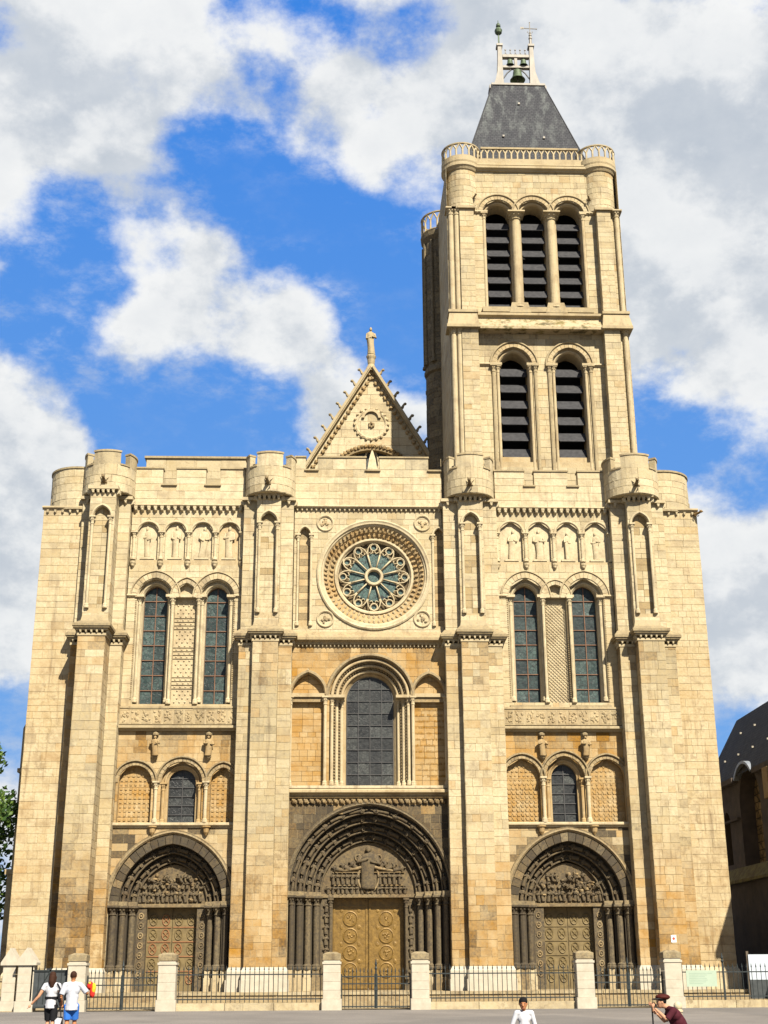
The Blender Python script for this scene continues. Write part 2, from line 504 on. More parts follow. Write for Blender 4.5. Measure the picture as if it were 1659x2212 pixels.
def shared(mb, name, mat, smooth=False):
    me = mb.mesh(name, smooth)
    me.materials.append(M[mat] if isinstance(mat, str) else mat)
    return me


# ---- arches
class Arch:
    """opening: straight jambs from zb to zs, then an arch (k = 0 round, k > 0 pointed)"""
    def __init__(s, cx, zb, zs, hw, k=0.0):
        s.cx, s.zb, s.zs, s.hw, s.k = cx, zb, zs, hw, k
        s.R = hw * (1 + k); s.c = k * hw
        s.top = zs + math.sqrt(s.R ** 2 - s.c ** 2)
        s.bot = zb
    def span(s, v):
        if v < s.zb - 1e-6 or v > s.top - 1e-6: return None
        if v <= s.zs: return (s.cx - s.hw, s.cx + s.hw)
        h = math.sqrt(max(0, s.R ** 2 - (v - s.zs) ** 2)) - s.c
        return (s.cx - h, s.cx + h) if h > 1e-4 else None
    def levels(s):
        return [s.zb, s.zs, s.top - 0.001] + [s.zs + (s.top - s.zs) * math.sin(pi / 2 * i / 14) for i in range(1, 14)]


class Circ:
    def __init__(s, cx, cz, r): s.cx, s.cz, s.r = cx, cz, r; s.bot = cz - r; s.top = cz + r
    def span(s, v):
        if v <= s.bot + 1e-6 or v >= s.top - 1e-6: return None
        h = math.sqrt(s.r ** 2 - (v - s.cz) ** 2)
        return (s.cx - h, s.cx + h)
    def levels(s): return [s.cz + s.r * math.sin(pi / 2 * i / 16) for i in range(-16, 17)]


class Rect:
    def __init__(s, x0, x1, z0, z1): s.x0, s.x1, s.bot, s.top = x0, x1, z0, z1; s.cx = (x0 + x1) / 2
    def span(s, v): return (s.x0, s.x1) if s.bot - 1e-6 <= v <= s.top + 1e-6 else None
    def levels(s): return [s.bot, s.top]


def arch_curve(cx, zs, hw, k, n=0.0, N=14):
    Rr = hw * (1 + k) + n; c = k * hw
    ae = pi - math.acos(max(-1, min(1, c / Rr)))
    L = []
    for i in range(N + 1):
        a = pi + (ae - pi) * i / N
        L.append((cx + c + Rr * math.cos(a), zs + Rr * math.sin(a)))
    return L + [(2 * cx - x, z) for x, z in reversed(L[:-1])]


def sweep_arch(mb, cx, zb, zs, hw, k, prof, N=14, col=None):
    """carry a profile of (outward offset, y) round an arch and down its jambs to zb"""
    rows = []
    for n, y in prof:
        c = arch_curve(cx, zs, hw, k, n, N)
        if zb < zs - 1e-4: c = [(cx - hw - n, zb)] + c + [(cx + hw + n, zb)]
        rows.append([(x, y, z) for x, z in c])
    m = len(rows[0])
    v = [p for r in rows for p in r]
    f = []
    for j in range(len(rows) - 1):
        for i in range(m - 1):
            f.append((j * m + i, j * m + i + 1, (j + 1) * m + i + 1, (j + 1) * m + i))
    mb.add(v, f, col)


def arch_poly(a, n=0.0, N=14):
    return [(a.cx - a.hw - n, a.zb)] + arch_curve(a.cx, a.zs, a.hw, a.k, n, N) + [(a.cx + a.hw + n, a.zb)]


def ring_sweep(mb, cx, cz, prof, seg=48, col=None):
    """profile of (radius, y) carried round a circle in the facade plane"""
    v = []
    for r, y in prof:
        for i in range(seg):
            a = 2 * pi * i / seg
            v.append((cx + r * math.sin(a), y, cz + r * math.cos(a)))
    f = []
    for j in range(len(prof) - 1):
        for i in range(seg):
            k = (i + 1) % seg
            f.append((j * seg + i, j * seg + k, (j + 1) * seg + k, (j + 1) * seg + i))
    mb.add(v, f, col)


# ---- masonry: single blocks with recessed joints in front of a backing sheet
BLOCKS = []                       # (verts, faces, colour, size)


def hsh(i, j):
    n = (i * 374761393 + j * 668265263) & 0xffffffff
    n = ((n ^ (n >> 13)) * 1274126177) & 0xffffffff
    return ((n ^ (n >> 16)) & 0xffff) / 65535.0


def vnoise(x, z, s=1.0):
    x *= s; z *= s
    i, j = math.floor(x), math.floor(z)
    a, b = x - i, z - j
    a = a * a * (3 - 2 * a); b = b * b * (3 - 2 * b)
    return (hsh(i, j) * (1 - a) + hsh(i + 1, j) * a) * (1 - b) + (hsh(i, j + 1) * (1 - a) + hsh(i + 1, j + 1) * a) * b


def front(Y): return lambda u, v, d: (u, Y - d, v)
def side(X, sgn): return lambda u, v, d: (X + sgn * d, u, v)
def back(Y): return lambda u, v, d: (u, Y + d, v)
def cyl(cx, cy, r): return lambda u, v, d: (cx + (r + d) * math.sin(u / r), cy - (r + d) * math.cos(u / r), v)


def free_spans(u0, u1, va, vb, holes):
    """parts of a course left free by the openings; each edge given at the course's foot and head"""
    vm = (va + vb) / 2
    cut = []
    for h in holes:
        for t in (vm, va + (vb - va) * 0.06, vb - (vb - va) * 0.06):
            s = h.span(t)
            if s:
                cut.append((s, h)); break
    cut.sort(key=lambda q: q[0][0])
    res = []; cur = (u0, u0)
    for s, h in cut:
        sa, sb = h.span(va), h.span(vb)
        if sa is None: sa = (h.cx, h.cx) if isinstance(h, Circ) else h.span(h.bot + 1e-4)
        if sb is None: sb = h.span(h.top) if isinstance(h, Rect) else (h.cx, h.cx)
        res.append((cur, (sa[0], sb[0])))
        cur = (sa[1], sb[1])
    res.append((cur, (u1, u1)))
    return [r for r in res if max(r[1][0] - r[0][0], r[1][1] - r[0][1]) > 0.015]


def backing(mb, mp, u0, u1, v0, v1, holes=(), d=-0.03, nu=1, col=MID):
    lv = {round(v0, 4), round(v1, 4)}
    for h in holes:
        for l in h.levels():
            if v0 < l < v1: lv.add(round(l, 4))
    lv = sorted(lv)
    for a, b in zip(lv, lv[1:]):
        if b - a < 0.002: continue
        for (l, r) in free_spans(u0, u1, a, b, holes):
            for i in range(nu):
                t0, t1 = i / nu, (i + 1) / nu
                q = [(l[0] + (r[0] - l[0]) * t0, a), (l[0] + (r[0] - l[0]) * t1, a), (l[1] + (r[1] - l[1]) * t1, b), (l[1] + (r[1] - l[1]) * t0, b)]
                mb.add([mp(x, z, d) for x, z in q], [(0, 1, 2, 3)], col)


def block(mp, bl, br, tl, tr, va, vb, col, nu=1, proud=0.0):
    """one stone: face, chamfer and sides"""
    w = max(br - bl, tr - tl)
    if w < 0.05: return
    g, c = 0.0025, 0.007
    if w < 0.14: c = 0.006
    v = []; f = []
    def row(l, r, z, ins, d):
        for i in range(nu + 1):
            t = i / nu
            v.append(mp(l + ins + (r - l - 2 * ins) * t, z, d + (random.uniform(-.003, .003) if d > -.012 else 0)))
    n = nu + 1
    if br - bl < 2.2 * (g + c): br = bl + 2.2 * (g + c)
    if tr - tl < 2.2 * (g + c): tr = tl + 2.2 * (g + c)
    row(bl, br, va + g, g, -0.018); row(bl, br, va + g + c, g + c, proud)
    row(tl, tr, vb - g - c, g + c, proud); row(tl, tr, vb - g, g, -0.018)
    for j in range(3):
        for i in range(nu): f.append((j * n + i, j * n + i + 1, (j + 1) * n + i + 1, (j + 1) * n + i))
    f.append((0, n, 2 * n, 3 * n)); f.append((nu, 3 * n + nu, 2 * n + nu, n + nu))
    BLOCKS.append((v, f, col, (w * (vb - va)) if nu == 1 else 0))


def masonry(mp, u0, u1, v0, v1, holes=(), ch=(0.32, 0.46), bl=(0.38, 0.78), colf=None, nu=1, seed=0, rough=0.006):
    rnd = random.Random(seed * 7919 + int(u0 * 131) + int(v0 * 17))
    v = v0
    hs = []
    while v1 - v > 1e-3:
        h = rnd.uniform(*ch)
        if v1 - v - h < ch[0] * 0.75: h = v1 - v
        hs.append((v, v + h)); v += h
    for a, b in hs:
        for (l, r) in free_spans(u0, u1, a, b, holes):
            L = (l[0] + l[1]) / 2; Rr = (r[0] + r[1]) / 2
            W = Rr - L
            n = max(1, round(W / rnd.uniform(*bl)))
            ws = [rnd.uniform(0.65, 1.35) for _ in range(n)]
            t = sum(ws); x = L
            xs = [L]
            for q in ws: x += q / t * W; xs.append(x)
            for i in range(n):
                b0 = l[0] if i == 0 else xs[i]; t0 = l[1] if i == 0 else xs[i]
                b1 = r[0] if i == n - 1 else xs[i + 1]; t1 = r[1] if i == n - 1 else xs[i + 1]
                xm, zm = (xs[i] + xs[i + 1]) / 2, (a + b) / 2
                p = mp(xm, zm, 0)
                col = colf(p[0], p[2], rnd) if colf else (rnd.uniform(.3, .9), 0, .1)
                block(mp, b0, b1, t0, t1, a, b, col, nu, rnd.uniform(-rough, rough))


# ---- carved figure (robed, standing, facing -Y, 1 unit tall)
def figure(mb, seed=0, seg=10, col=None):
    rnd = random.Random(seed)
    ph = rnd.uniform(0, 6)
    prof = [(0.0, .13, .10), (.05, .14, .105), (.25, .125, .10), (.45, .13, .10), (.58, .145, .10), (.70, .155, .095), (.78, .165, .085), (.815, .12, .07), (.835, .055, .05), (.86, .05, .05)]
    v = []
    for z, rx, ry in prof:
        for i in range(seg):
            a = 2 * pi * i / seg
            k = 1 + (0.13 * math.sin(4 * a + ph + z * 3) if z < .7 else 0)
            v.append((rx * k * math.cos(a) + 0.02 * math.sin(z * 5 + ph), ry * k * math.sin(a), z))
    f = [tuple(range(seg - 1, -1, -1))]
    for j in range(len(prof) - 1):
        for i in range(seg):
            k = (i + 1) % seg
            f.append((j * seg + i, j * seg + k, (j + 1) * seg + k, (j + 1) * seg + i))
    mb.add(v, f, col)
    mb.ball((0, -.01, .925), (.058, .065, .078), 8, 6, col)
    mb.ball((0, -.06, .905), (.035, .03, .05), 6, 4, col)
    for s in (-1, 1):
        e = (s * rnd.uniform(.17, .20), -.04, rnd.uniform(.56, .64))
        h = (s * rnd.uniform(.0, .09), -rnd.uniform(.11, .15), rnd.uniform(.55, .72))
        mb.tube([(s * .145, 0, .765), e, h], [.05, .045, .028], 6, col)
        mb.ball(h, .03, 6, 4, col)


def reliefs():
    L = []
    for i in range(5):
        b = MB(); figure(b, 11 + i); L.append(b)
    return L

# ------------------------------------------------------------------ the basilica
ROOT = empty('basilica')
tag(ROOT, 'pale limestone church facade with three dark portals, a rose window and one tall bell tower', 'church')
BASE = 0.74                                   # terrace in front of the portals
WALL = MB()                                   # backing sheets behind the stones


def runoff(x, z, ledge, reach, r):
    """stain below a ledge: strongest right under it, in uneven vertical runs"""
    if not (ledge - reach < z < ledge): return 0.0
    f = 1 - (ledge - z) / reach
    return f * max(0.0, vnoise(x * 2.6, ledge, 1.0) - .25) * 1.5


def c_up(x, z, r):
    t = r.uniform(.55, .85); s = 0.0; w = r.uniform(0, .08)
    n = vnoise(x + 40, z, .8)
    if r.random() < .08: s = r.uniform(.04, .14)
    if r.random() < .08: w = r.uniform(.12, .26)
    if n > .66: t *= .7; s += .05
    s += .25 * runoff(x, z, 24.4, 1.2, r) + .3 * runoff(x, z, 27.3, 1.0, r)
    return (t, s, w)


def c_tower(x, z, r):
    t = r.uniform(.4, .75); s = 0.0; w = r.uniform(0, .10)
    n = vnoise(x + 11, z + 3, .5)
    s += max(0, n - .55) * .45
    if r.random() < .10: s += r.uniform(.05, .16)
    if r.random() < .08: w = r.uniform(.15, .3)
    s += .4 * runoff(x, z, 35.7, 1.6, r) + .3 * runoff(x, z, 46.4, 1.4, r)
    return (t, s, w)


def c_butt(x, z, r):
    t = r.uniform(.5, .8); s = 0.0; w = r.uniform(0, .10)
    n = vnoise(x * 1.4 + 7, z * .8, .9); k = max(0, min(1, (8.2 - z) / 4.5))
    w += k * (.30 + .40 * n + r.uniform(-.1, .2))
    s += k * (.05 + max(0, n - .32) * r.uniform(.5, 1.1))
    if r.random() < .10: s += r.uniform(.05, .18)
    if r.random() < .10: w += r.uniform(.1, .28)
    if x < -13 and z < 8.5: s += r.uniform(.0, .45) * k
    if x < -14.34: w += r.uniform(.35, .6)  # far-left step: warm stone plus bounced light, both put into the colour
    if 13.2 < z < 17.1 and vnoise(x * 5.0, 3.3, 1.0) > .55:      # run-off below the offset
        f = (z - 13.2) / 3.9; s += .40 * f * r.random(); w += .40 * f
    g = vnoise(x + 21, z + 5, .45)
    if g > .55: s += (g - .55) * .5; t -= .2                     # greyed patches
    return (max(0, t), min(.78, s), min(.9, w))


def c_outer(x, z, r):
    n = vnoise(x * 1.3 + 3, z * .7, .8)
    t = r.uniform(.5, .75) - .25 * max(0, n - .5); w = r.uniform(.04, .14) + .25 * max(0, vnoise(x, z, .35) - .45); s = 0
    if z < 17: w += .06
    if r.random() < .10: w += r.uniform(.05, .16)
    if r.random() < .06: s = r.uniform(.06, .18)
    if z < 5: s += max(0, n - .5) * .5
    return (t, s, w)


def c_bay_side(x, z, r):
    if z > 18: return c_up(x, z, r)
    if z > 12.9:
        t, s, w = c_up(x, z, r); return (t * .9, s, w + .08)
    if z > 8.3:
        n = vnoise(x * 1.5, z * .4, 1.0)
        k = 1.15 if x > 0 else .75
        return (r.uniform(.4, .65), max(0, (n - .40)) * .6 + .55 * runoff(x, z, 12.8, 1.6, r), k * r.uniform(.5, .8) * (.5 + n))
    n = vnoise(x * .9, z * .9 + 9, 1.0)
    if z > 5.0 and r.random() < .2 + .9 * max(0, n - .25): return (r.uniform(.2, .6), r.uniform(.45, .92), r.uniform(.2, .5))
    return (r.uniform(.4, .8), r.uniform(0, .25), r.uniform(.15, .5))


def c_bay_mid(x, z, r):
    if z > 17.7: return c_up(x, z, r)
    if z > 9.8:
        n = vnoise(x * 1.5, z * .4, 1.0)
        return (r.uniform(.45, .7), max(0, n - .5) * .5 + .6 * runoff(x, z, 17.15, 1.4, r), r.uniform(.50, .72) * (.6 + .8 * n))
    if r.random() < .14: return (r.uniform(.3, .6), r.uniform(.35, .55), r.uniform(.4, .7))
    return (r.uniform(.2, .6), r.uniform(.70, .95), r.uniform(.2, .6))


def c_panel(x, z, r): return (r.uniform(.3, .8), r.uniform(0, .12), r.uniform(.45, .75))


def wall(mp, u0, u1, v0, v1, holes=(), colf=c_up, ch=(.30, .46), bl=(.36, .76), nu=1, seed=0, rough=.006):
    masonry(mp, u0, u1, v0, v1, holes, ch, bl, colf, nu, seed, rough)
    backing(WALL, mp, u0, u1, v0, v1, holes, -0.015, max(1, nu * 4) if nu > 1 else 1)


def column(x, y, z0, z1, r, name='colonnette', col=PALE, parent=None, cap=True, seg=10, plinth=True):
    b = MB(col)
    h = z1 - z0
    ch = min(.42, h * .2) if cap else 0
    bh = min(.24, h * .1)
    pr = [(r * 1.7, z0), (r * 1.7, z0 + bh * .35), (r * 1.5, z0 + bh * .5), (r * 1.55, z0 + bh * .7), (r * 1.05, z0 + bh), (r, z0 + bh * 1.1)] if plinth else [(r, z0)]
    pr += [(r, z1 - ch * 1.05)]
    if cap: pr += [(r * 1.25, z1 - ch), (r * 1.25, z1 - ch * .92), (r * 1.05, z1 - ch * .86), (r * 1.25, z1 - ch * .5), (r * 1.75, z1 - ch * .25), (r * 1.8, z1 - ch * .2)]
    b.lathe(x, y, pr, seg)
    if cap:
        q = r * 2.0
        b.cbox(x - q, x + q, y - q, y + q, z1 - ch * .2, z1, .01)
        for i in range(8):                       # leaf lobes of the capital
            a = 2 * pi * (i + .5) / 8
            b.ball((x + r * 1.45 * math.sin(a), y - r * 1.45 * math.cos(a), z1 - ch * .42), (r * .35, r * .35, ch * .16), 5, 4)
    return b.build(name, 'stone', parent or ROOT, smooth=False)


def hood(parent, cx, zs, hw, k, t=.16, proud=.09, col=PALE, name='hood_mould', y=0.0, N=14):
    b = MB(col)
    sweep_arch(b, cx, zs, zs, hw, k, [(0, y + .02), (0, y - proud * .5), (t * .3, y - proud), (t * .8, y - proud * .9), (t, y - proud * .3), (t, y + .02)], N)
    return b.build(name, 'stone', parent)


def voussoirs(parent, a, n0, n1, y0, y1, count, colf, name='voussoir'):
    """arch stones as single wedges, joints left open between them"""
    inn = arch_curve(a.cx, a.zs, a.hw, a.k, n0, count)
    out = arch_curve(a.cx, a.zs, a.hw, a.k, n1, count)
    for i in range(len(inn) - 1):
        def lp(p, q, t): return (p[0] + (q[0] - p[0]) * t, p[1] + (q[1] - p[1]) * t)
        e = .035
        poly = [lp(inn[i], inn[i + 1], e), lp(inn[i], inn[i + 1], 1 - e), lp(out[i], out[i + 1], 1 - e), lp(out[i], out[i + 1], e)]
        b = MB(colf()); b.extr_y(poly, y0 + random.uniform(-.006, .006), y1)
        b.build(name, 'stone', parent)


def clip_poly(poly, conv):
    """poly cut to a convex outline (both in x,z, outline counter-clockwise or clockwise)"""
    ar = sum(conv[i][0] * conv[(i + 1) % len(conv)][1] - conv[(i + 1) % len(conv)][0] * conv[i][1] for i in range(len(conv)))
    cv = conv if ar > 0 else conv[::-1]
    out = poly
    for i in range(len(cv)):
        a, b = cv[i], cv[(i + 1) % len(cv)]
        if abs(a[0] - b[0]) + abs(a[1] - b[1]) < 1e-6: continue
        def sd(p): return (b[0] - a[0]) * (p[1] - a[1]) - (b[1] - a[1]) * (p[0] - a[0])
        inp, out = out, []
        for j in range(len(inp)):
            p, q = inp[j], inp[(j + 1) % len(inp)]
            sp, sq = sd(p), sd(q)
            if sp >= 0: out.append(p)
            if (sp >= 0) != (sq >= 0):
                t = sp / (sp - sq); out.append((p[0] + (q[0] - p[0]) * t, p[1] + (q[1] - p[1]) * t))
        if not out: return []
    return out


def window(parent, a, y, ncol, nrow, glass, barm, bw=.022, name='window', grow=0.0):
    """glazing: iron bars in front, each pane a piece of its own set at a slight angle"""
    x0, x1 = a.cx - a.hw, a.cx + a.hw
    H = a.top - a.zb
    conv = arch_poly(a, 0.0, 12)
    b = MB()
    zs = [a.zb + H * j / nrow for j in range(nrow + 1)]
    xs = [x0 + (x1 - x0) * i / ncol for i in range(ncol + 1)]
    for z in zs[1:-1]:
        s = a.span(z)
        if s: b.box(s[0], s[1], y - .05, y - .015, z - bw, z + bw)
    for x in xs[1:-1]:
        p = clip_poly([(x - bw, a.zb), (x + bw, a.zb), (x + bw, a.top), (x - bw, a.top)], conv)
        if p: b.extr_y(p, y - .045, y - .01)
    # frame round the opening
    sweep_arch(b, a.cx, a.zb, a.zs, a.hw, a.k, [(0, y - .04), (-.035, y - .04), (-.035, y)], 12)
    b.box(x0, x1, y - .05, y, a.zb, a.zb + .05)
    fr = b.build(name, barm, parent)
    for j in range(nrow):
        for i in range(ncol):
            p = clip_poly([(xs[i] + .004, zs[j] + .004), (xs[i + 1] - .004, zs[j] + .004), (xs[i + 1] - .004, zs[j + 1] - .004), (xs[i] + .004, zs[j + 1] - .004)], conv)
            if len(p) < 3: continue
            tx, tz = random.uniform(-.03, .03), random.uniform(-.03, .03)
            cx = sum(q[0] for q in p) / len(p); cz = sum(q[1] for q in p) / len(p)
            g = MB((random.random(), 0, 0))
            n = len(p)
            def yy(q): return y + (q[0] - cx) * tx + (q[1] - cz) * tz
            g.add([(q[0], yy(q), q[1]) for q in p] + [(q[0], yy(q) + .012, q[1]) for q in p],
                  [tuple(range(n)), tuple(range(2 * n - 1, n - 1, -1))] + [((i2 + 1) % n, i2, n + i2, n + (i2 + 1) % n) for i2 in range(n)])
            g.build('pane', glass, fr)
    return fr


def recess(a, depth, colf=None, name='blind_arch', plain=None, ch=(.28, .36), bl=(.4, .8), zb=None, seed=1):
    """reveal and back of a blind opening"""
    b = MB(plain or PALE)
    sweep_arch(b, a.cx, a.zb, a.zs, a.hw, a.k, [(0, -.002), (0, depth)], 14)
    o = b.build(name, 'stone', ROOT)
    m = MB(plain or MID)
    pl = arch_poly(a, 0.01)
    m.add([(x, depth + .03, z) for x, z in pl], [tuple(range(len(pl)))])
    m.build('back_wall', 'stone', o)
    if colf:
        class Inv:                                # everything outside the arch
            pass
        z = a.zb; r = random.Random(seed + int(a.cx * 10))
        while z < a.top - .03:
            h = min(r.uniform(*ch), a.top - .01 - z)
            s0 = a.span(z + .001); s1 = a.span(min(z + h, a.top - .012)) or s0
            if s0 and s1:
                n = max(1, round((s0[1] - s0[0]) / r.uniform(*bl)))
                for i in range(n):
                    f = lambda s, t: s[0] + (s[1] - s[0]) * t
                    block(front(depth), f(s0, i / n), f(s0, (i + 1) / n), f(s1, i / n), f(s1, (i + 1) / n), z, z + h, colf(a.cx, z, r), 1, r.uniform(-.005, .005))
            z += h
    return o


def string(x0, x1, z0, z1, out, y=0.0, col=PALE, name='string_course', top=0.0, parent=None):
    """moulded string course: drip, hollow and sloping top; top = extra height of the slope"""
    b = MB(col)
    h = z1 - z0
    pr = [(y + .02, z0), (y - out * .35, z0), (y - out * .45, z0 + h * .25), (y - out * .8, z0 + h * .45), (y - out, z0 + h * .5), (y - out, z0 + h * .85), (y - out * .9, z1), (y + .02, z1 + top)]
    n = len(pr)
    v = [(x0, p[0], p[1]) for p in pr] + [(x1, p[0], p[1]) for p in pr]
    b.add(v, [tuple(range(n)), tuple(range(2 * n - 1, n - 1, -1))] + [(i, (i + 1) % n, n + (i + 1) % n, n + i) for i in range(n)])
    return b.build(name, 'stone', parent or ROOT)


_corb = MB(PALE)
_corb.add([(-.085, 0, 0), (.085, 0, 0), (-.085, 0, .30), (.085, 0, .30), (-.085, -.22, .30), (.085, -.22, .30), (-.085, -.20, .18), (.085, -.20, .18), (-.07, -.08, .05), (.07, -.08, .05)],
          [(0, 2, 4, 6, 8), (1, 9, 7, 5, 3), (4, 5, 7, 6), (6, 7, 9, 8), (8, 9, 1, 0), (2, 3, 5, 4)])
_corb.ball((0, -.15, .12), (.075, .07, .08), 7, 5)
CORBEL = shared(_corb, 'corbel', 'stone')


def corbels(x0, x1, z, y, step, s=1.0, parent=None):
    n = max(2, round((x1 - x0) / step))
    for i in range(n):
        link('corbel', CORBEL, parent or ROOT, (x0 + (x1 - x0) * (i + .5) / n, y, z), (0, 0, 0), (s, s, s))


# ---- bay layout
LX, CX, RX = (-12.45, -6.67), (-4.05, 3.62), (6.45, 12.37)
PORT = {'L': Arch(-9.56, BASE, 4.66, 2.86, .11), 'C': Arch(-.20, BASE, 5.10, 3.82, .06), 'R': Arch(9.41, BASE, 4.63, 2.95, .12)}
TALL = {'L': [Arch(-11.04, 14.1, 19.58, .90, .10), Arch(-7.92, 14.1, 19.58, .86, .10)], 'R': [Arch(7.86, 14.2, 19.65, .92, .10), Arch(10.90, 14.2, 19.65, .93, .10)]}
TMID = {'L': Arch(-9.47, 14.1, 19.58, .56, .35), 'R': Arch(9.40, 14.2, 19.65, .58, .15)}
LOW = {'L': [Arch(-11.52, 8.36, 10.28, .80, .0), Arch(-9.28, 8.36, 10.28, .98, .0), Arch(-7.28, 8.36, 10.28, .60, .18)],
       'R': [Arch(7.32, 8.36, 10.50, .86, .06), Arch(9.41, 8.36, 10.50, .95, .1), Arch(11.50, 8.36, 10.50, .84, .06)]}
NICH = {'L': [Arch(x, 21.55, 23.03, .52, 0) for x in (-11.58, -10.17, -8.79, -7.40)], 'R': [Arch(x, 21.55, 23.09, .585, 0) for x in (7.22, 8.69, 10.17, 11.66)]}
CWIN = Arch(-.13, 10.10, 14.45, 2.02, .0)
CSIDE = [Arch(-3.22, 10.10, 14.56, .80, .40), Arch(2.80, 10.10, 14.56, .76, .40)]
LANC = [Arch(-3.50, 18.1, 22.95, .27, .5), Arch(3.44, 18.1, 22.95, .25, .5)]
ROSE = (0.08, 20.84)

wall(front(0), LX[0], LX[1], BASE, 24.45, [PORT['L']] + TALL['L'] + [TMID['L']] + LOW['L'] + NICH['L'], c_bay_side, seed=1)
wall(front(0), RX[0], RX[1], BASE, 24.45, [PORT['R']] + TALL['R'] + [TMID['R']] + LOW['R'] + NICH['R'], c_bay_side, seed=2)
wall(front(0), CX[0], CX[1], BASE, 24.45, [PORT['C'], CWIN, Circ(ROSE[0], ROSE[1], 2.72)] + CSIDE + LANC, c_bay_mid, seed=3)
# outer walls beside the end buttresses
wall(front(-.3), -16.93, -14.95, BASE, 24.2, [], c_outer, seed=4, bl=(.40, .85))
wall(front(-.3), 15.2, 17.0, BASE, 24.3, [], c_outer, seed=5, bl=(.40, .85))
wall(side(-16.93, -1), -.3, 12, BASE, 24.2, [], c_outer, seed=6, ch=(.4, .55), bl=(.8, 1.6))
wall(side(17.0, 1), -.3, 12, BASE, 24.3, [], c_outer, seed=7, ch=(.4, .55), bl=(.8, 1.6))


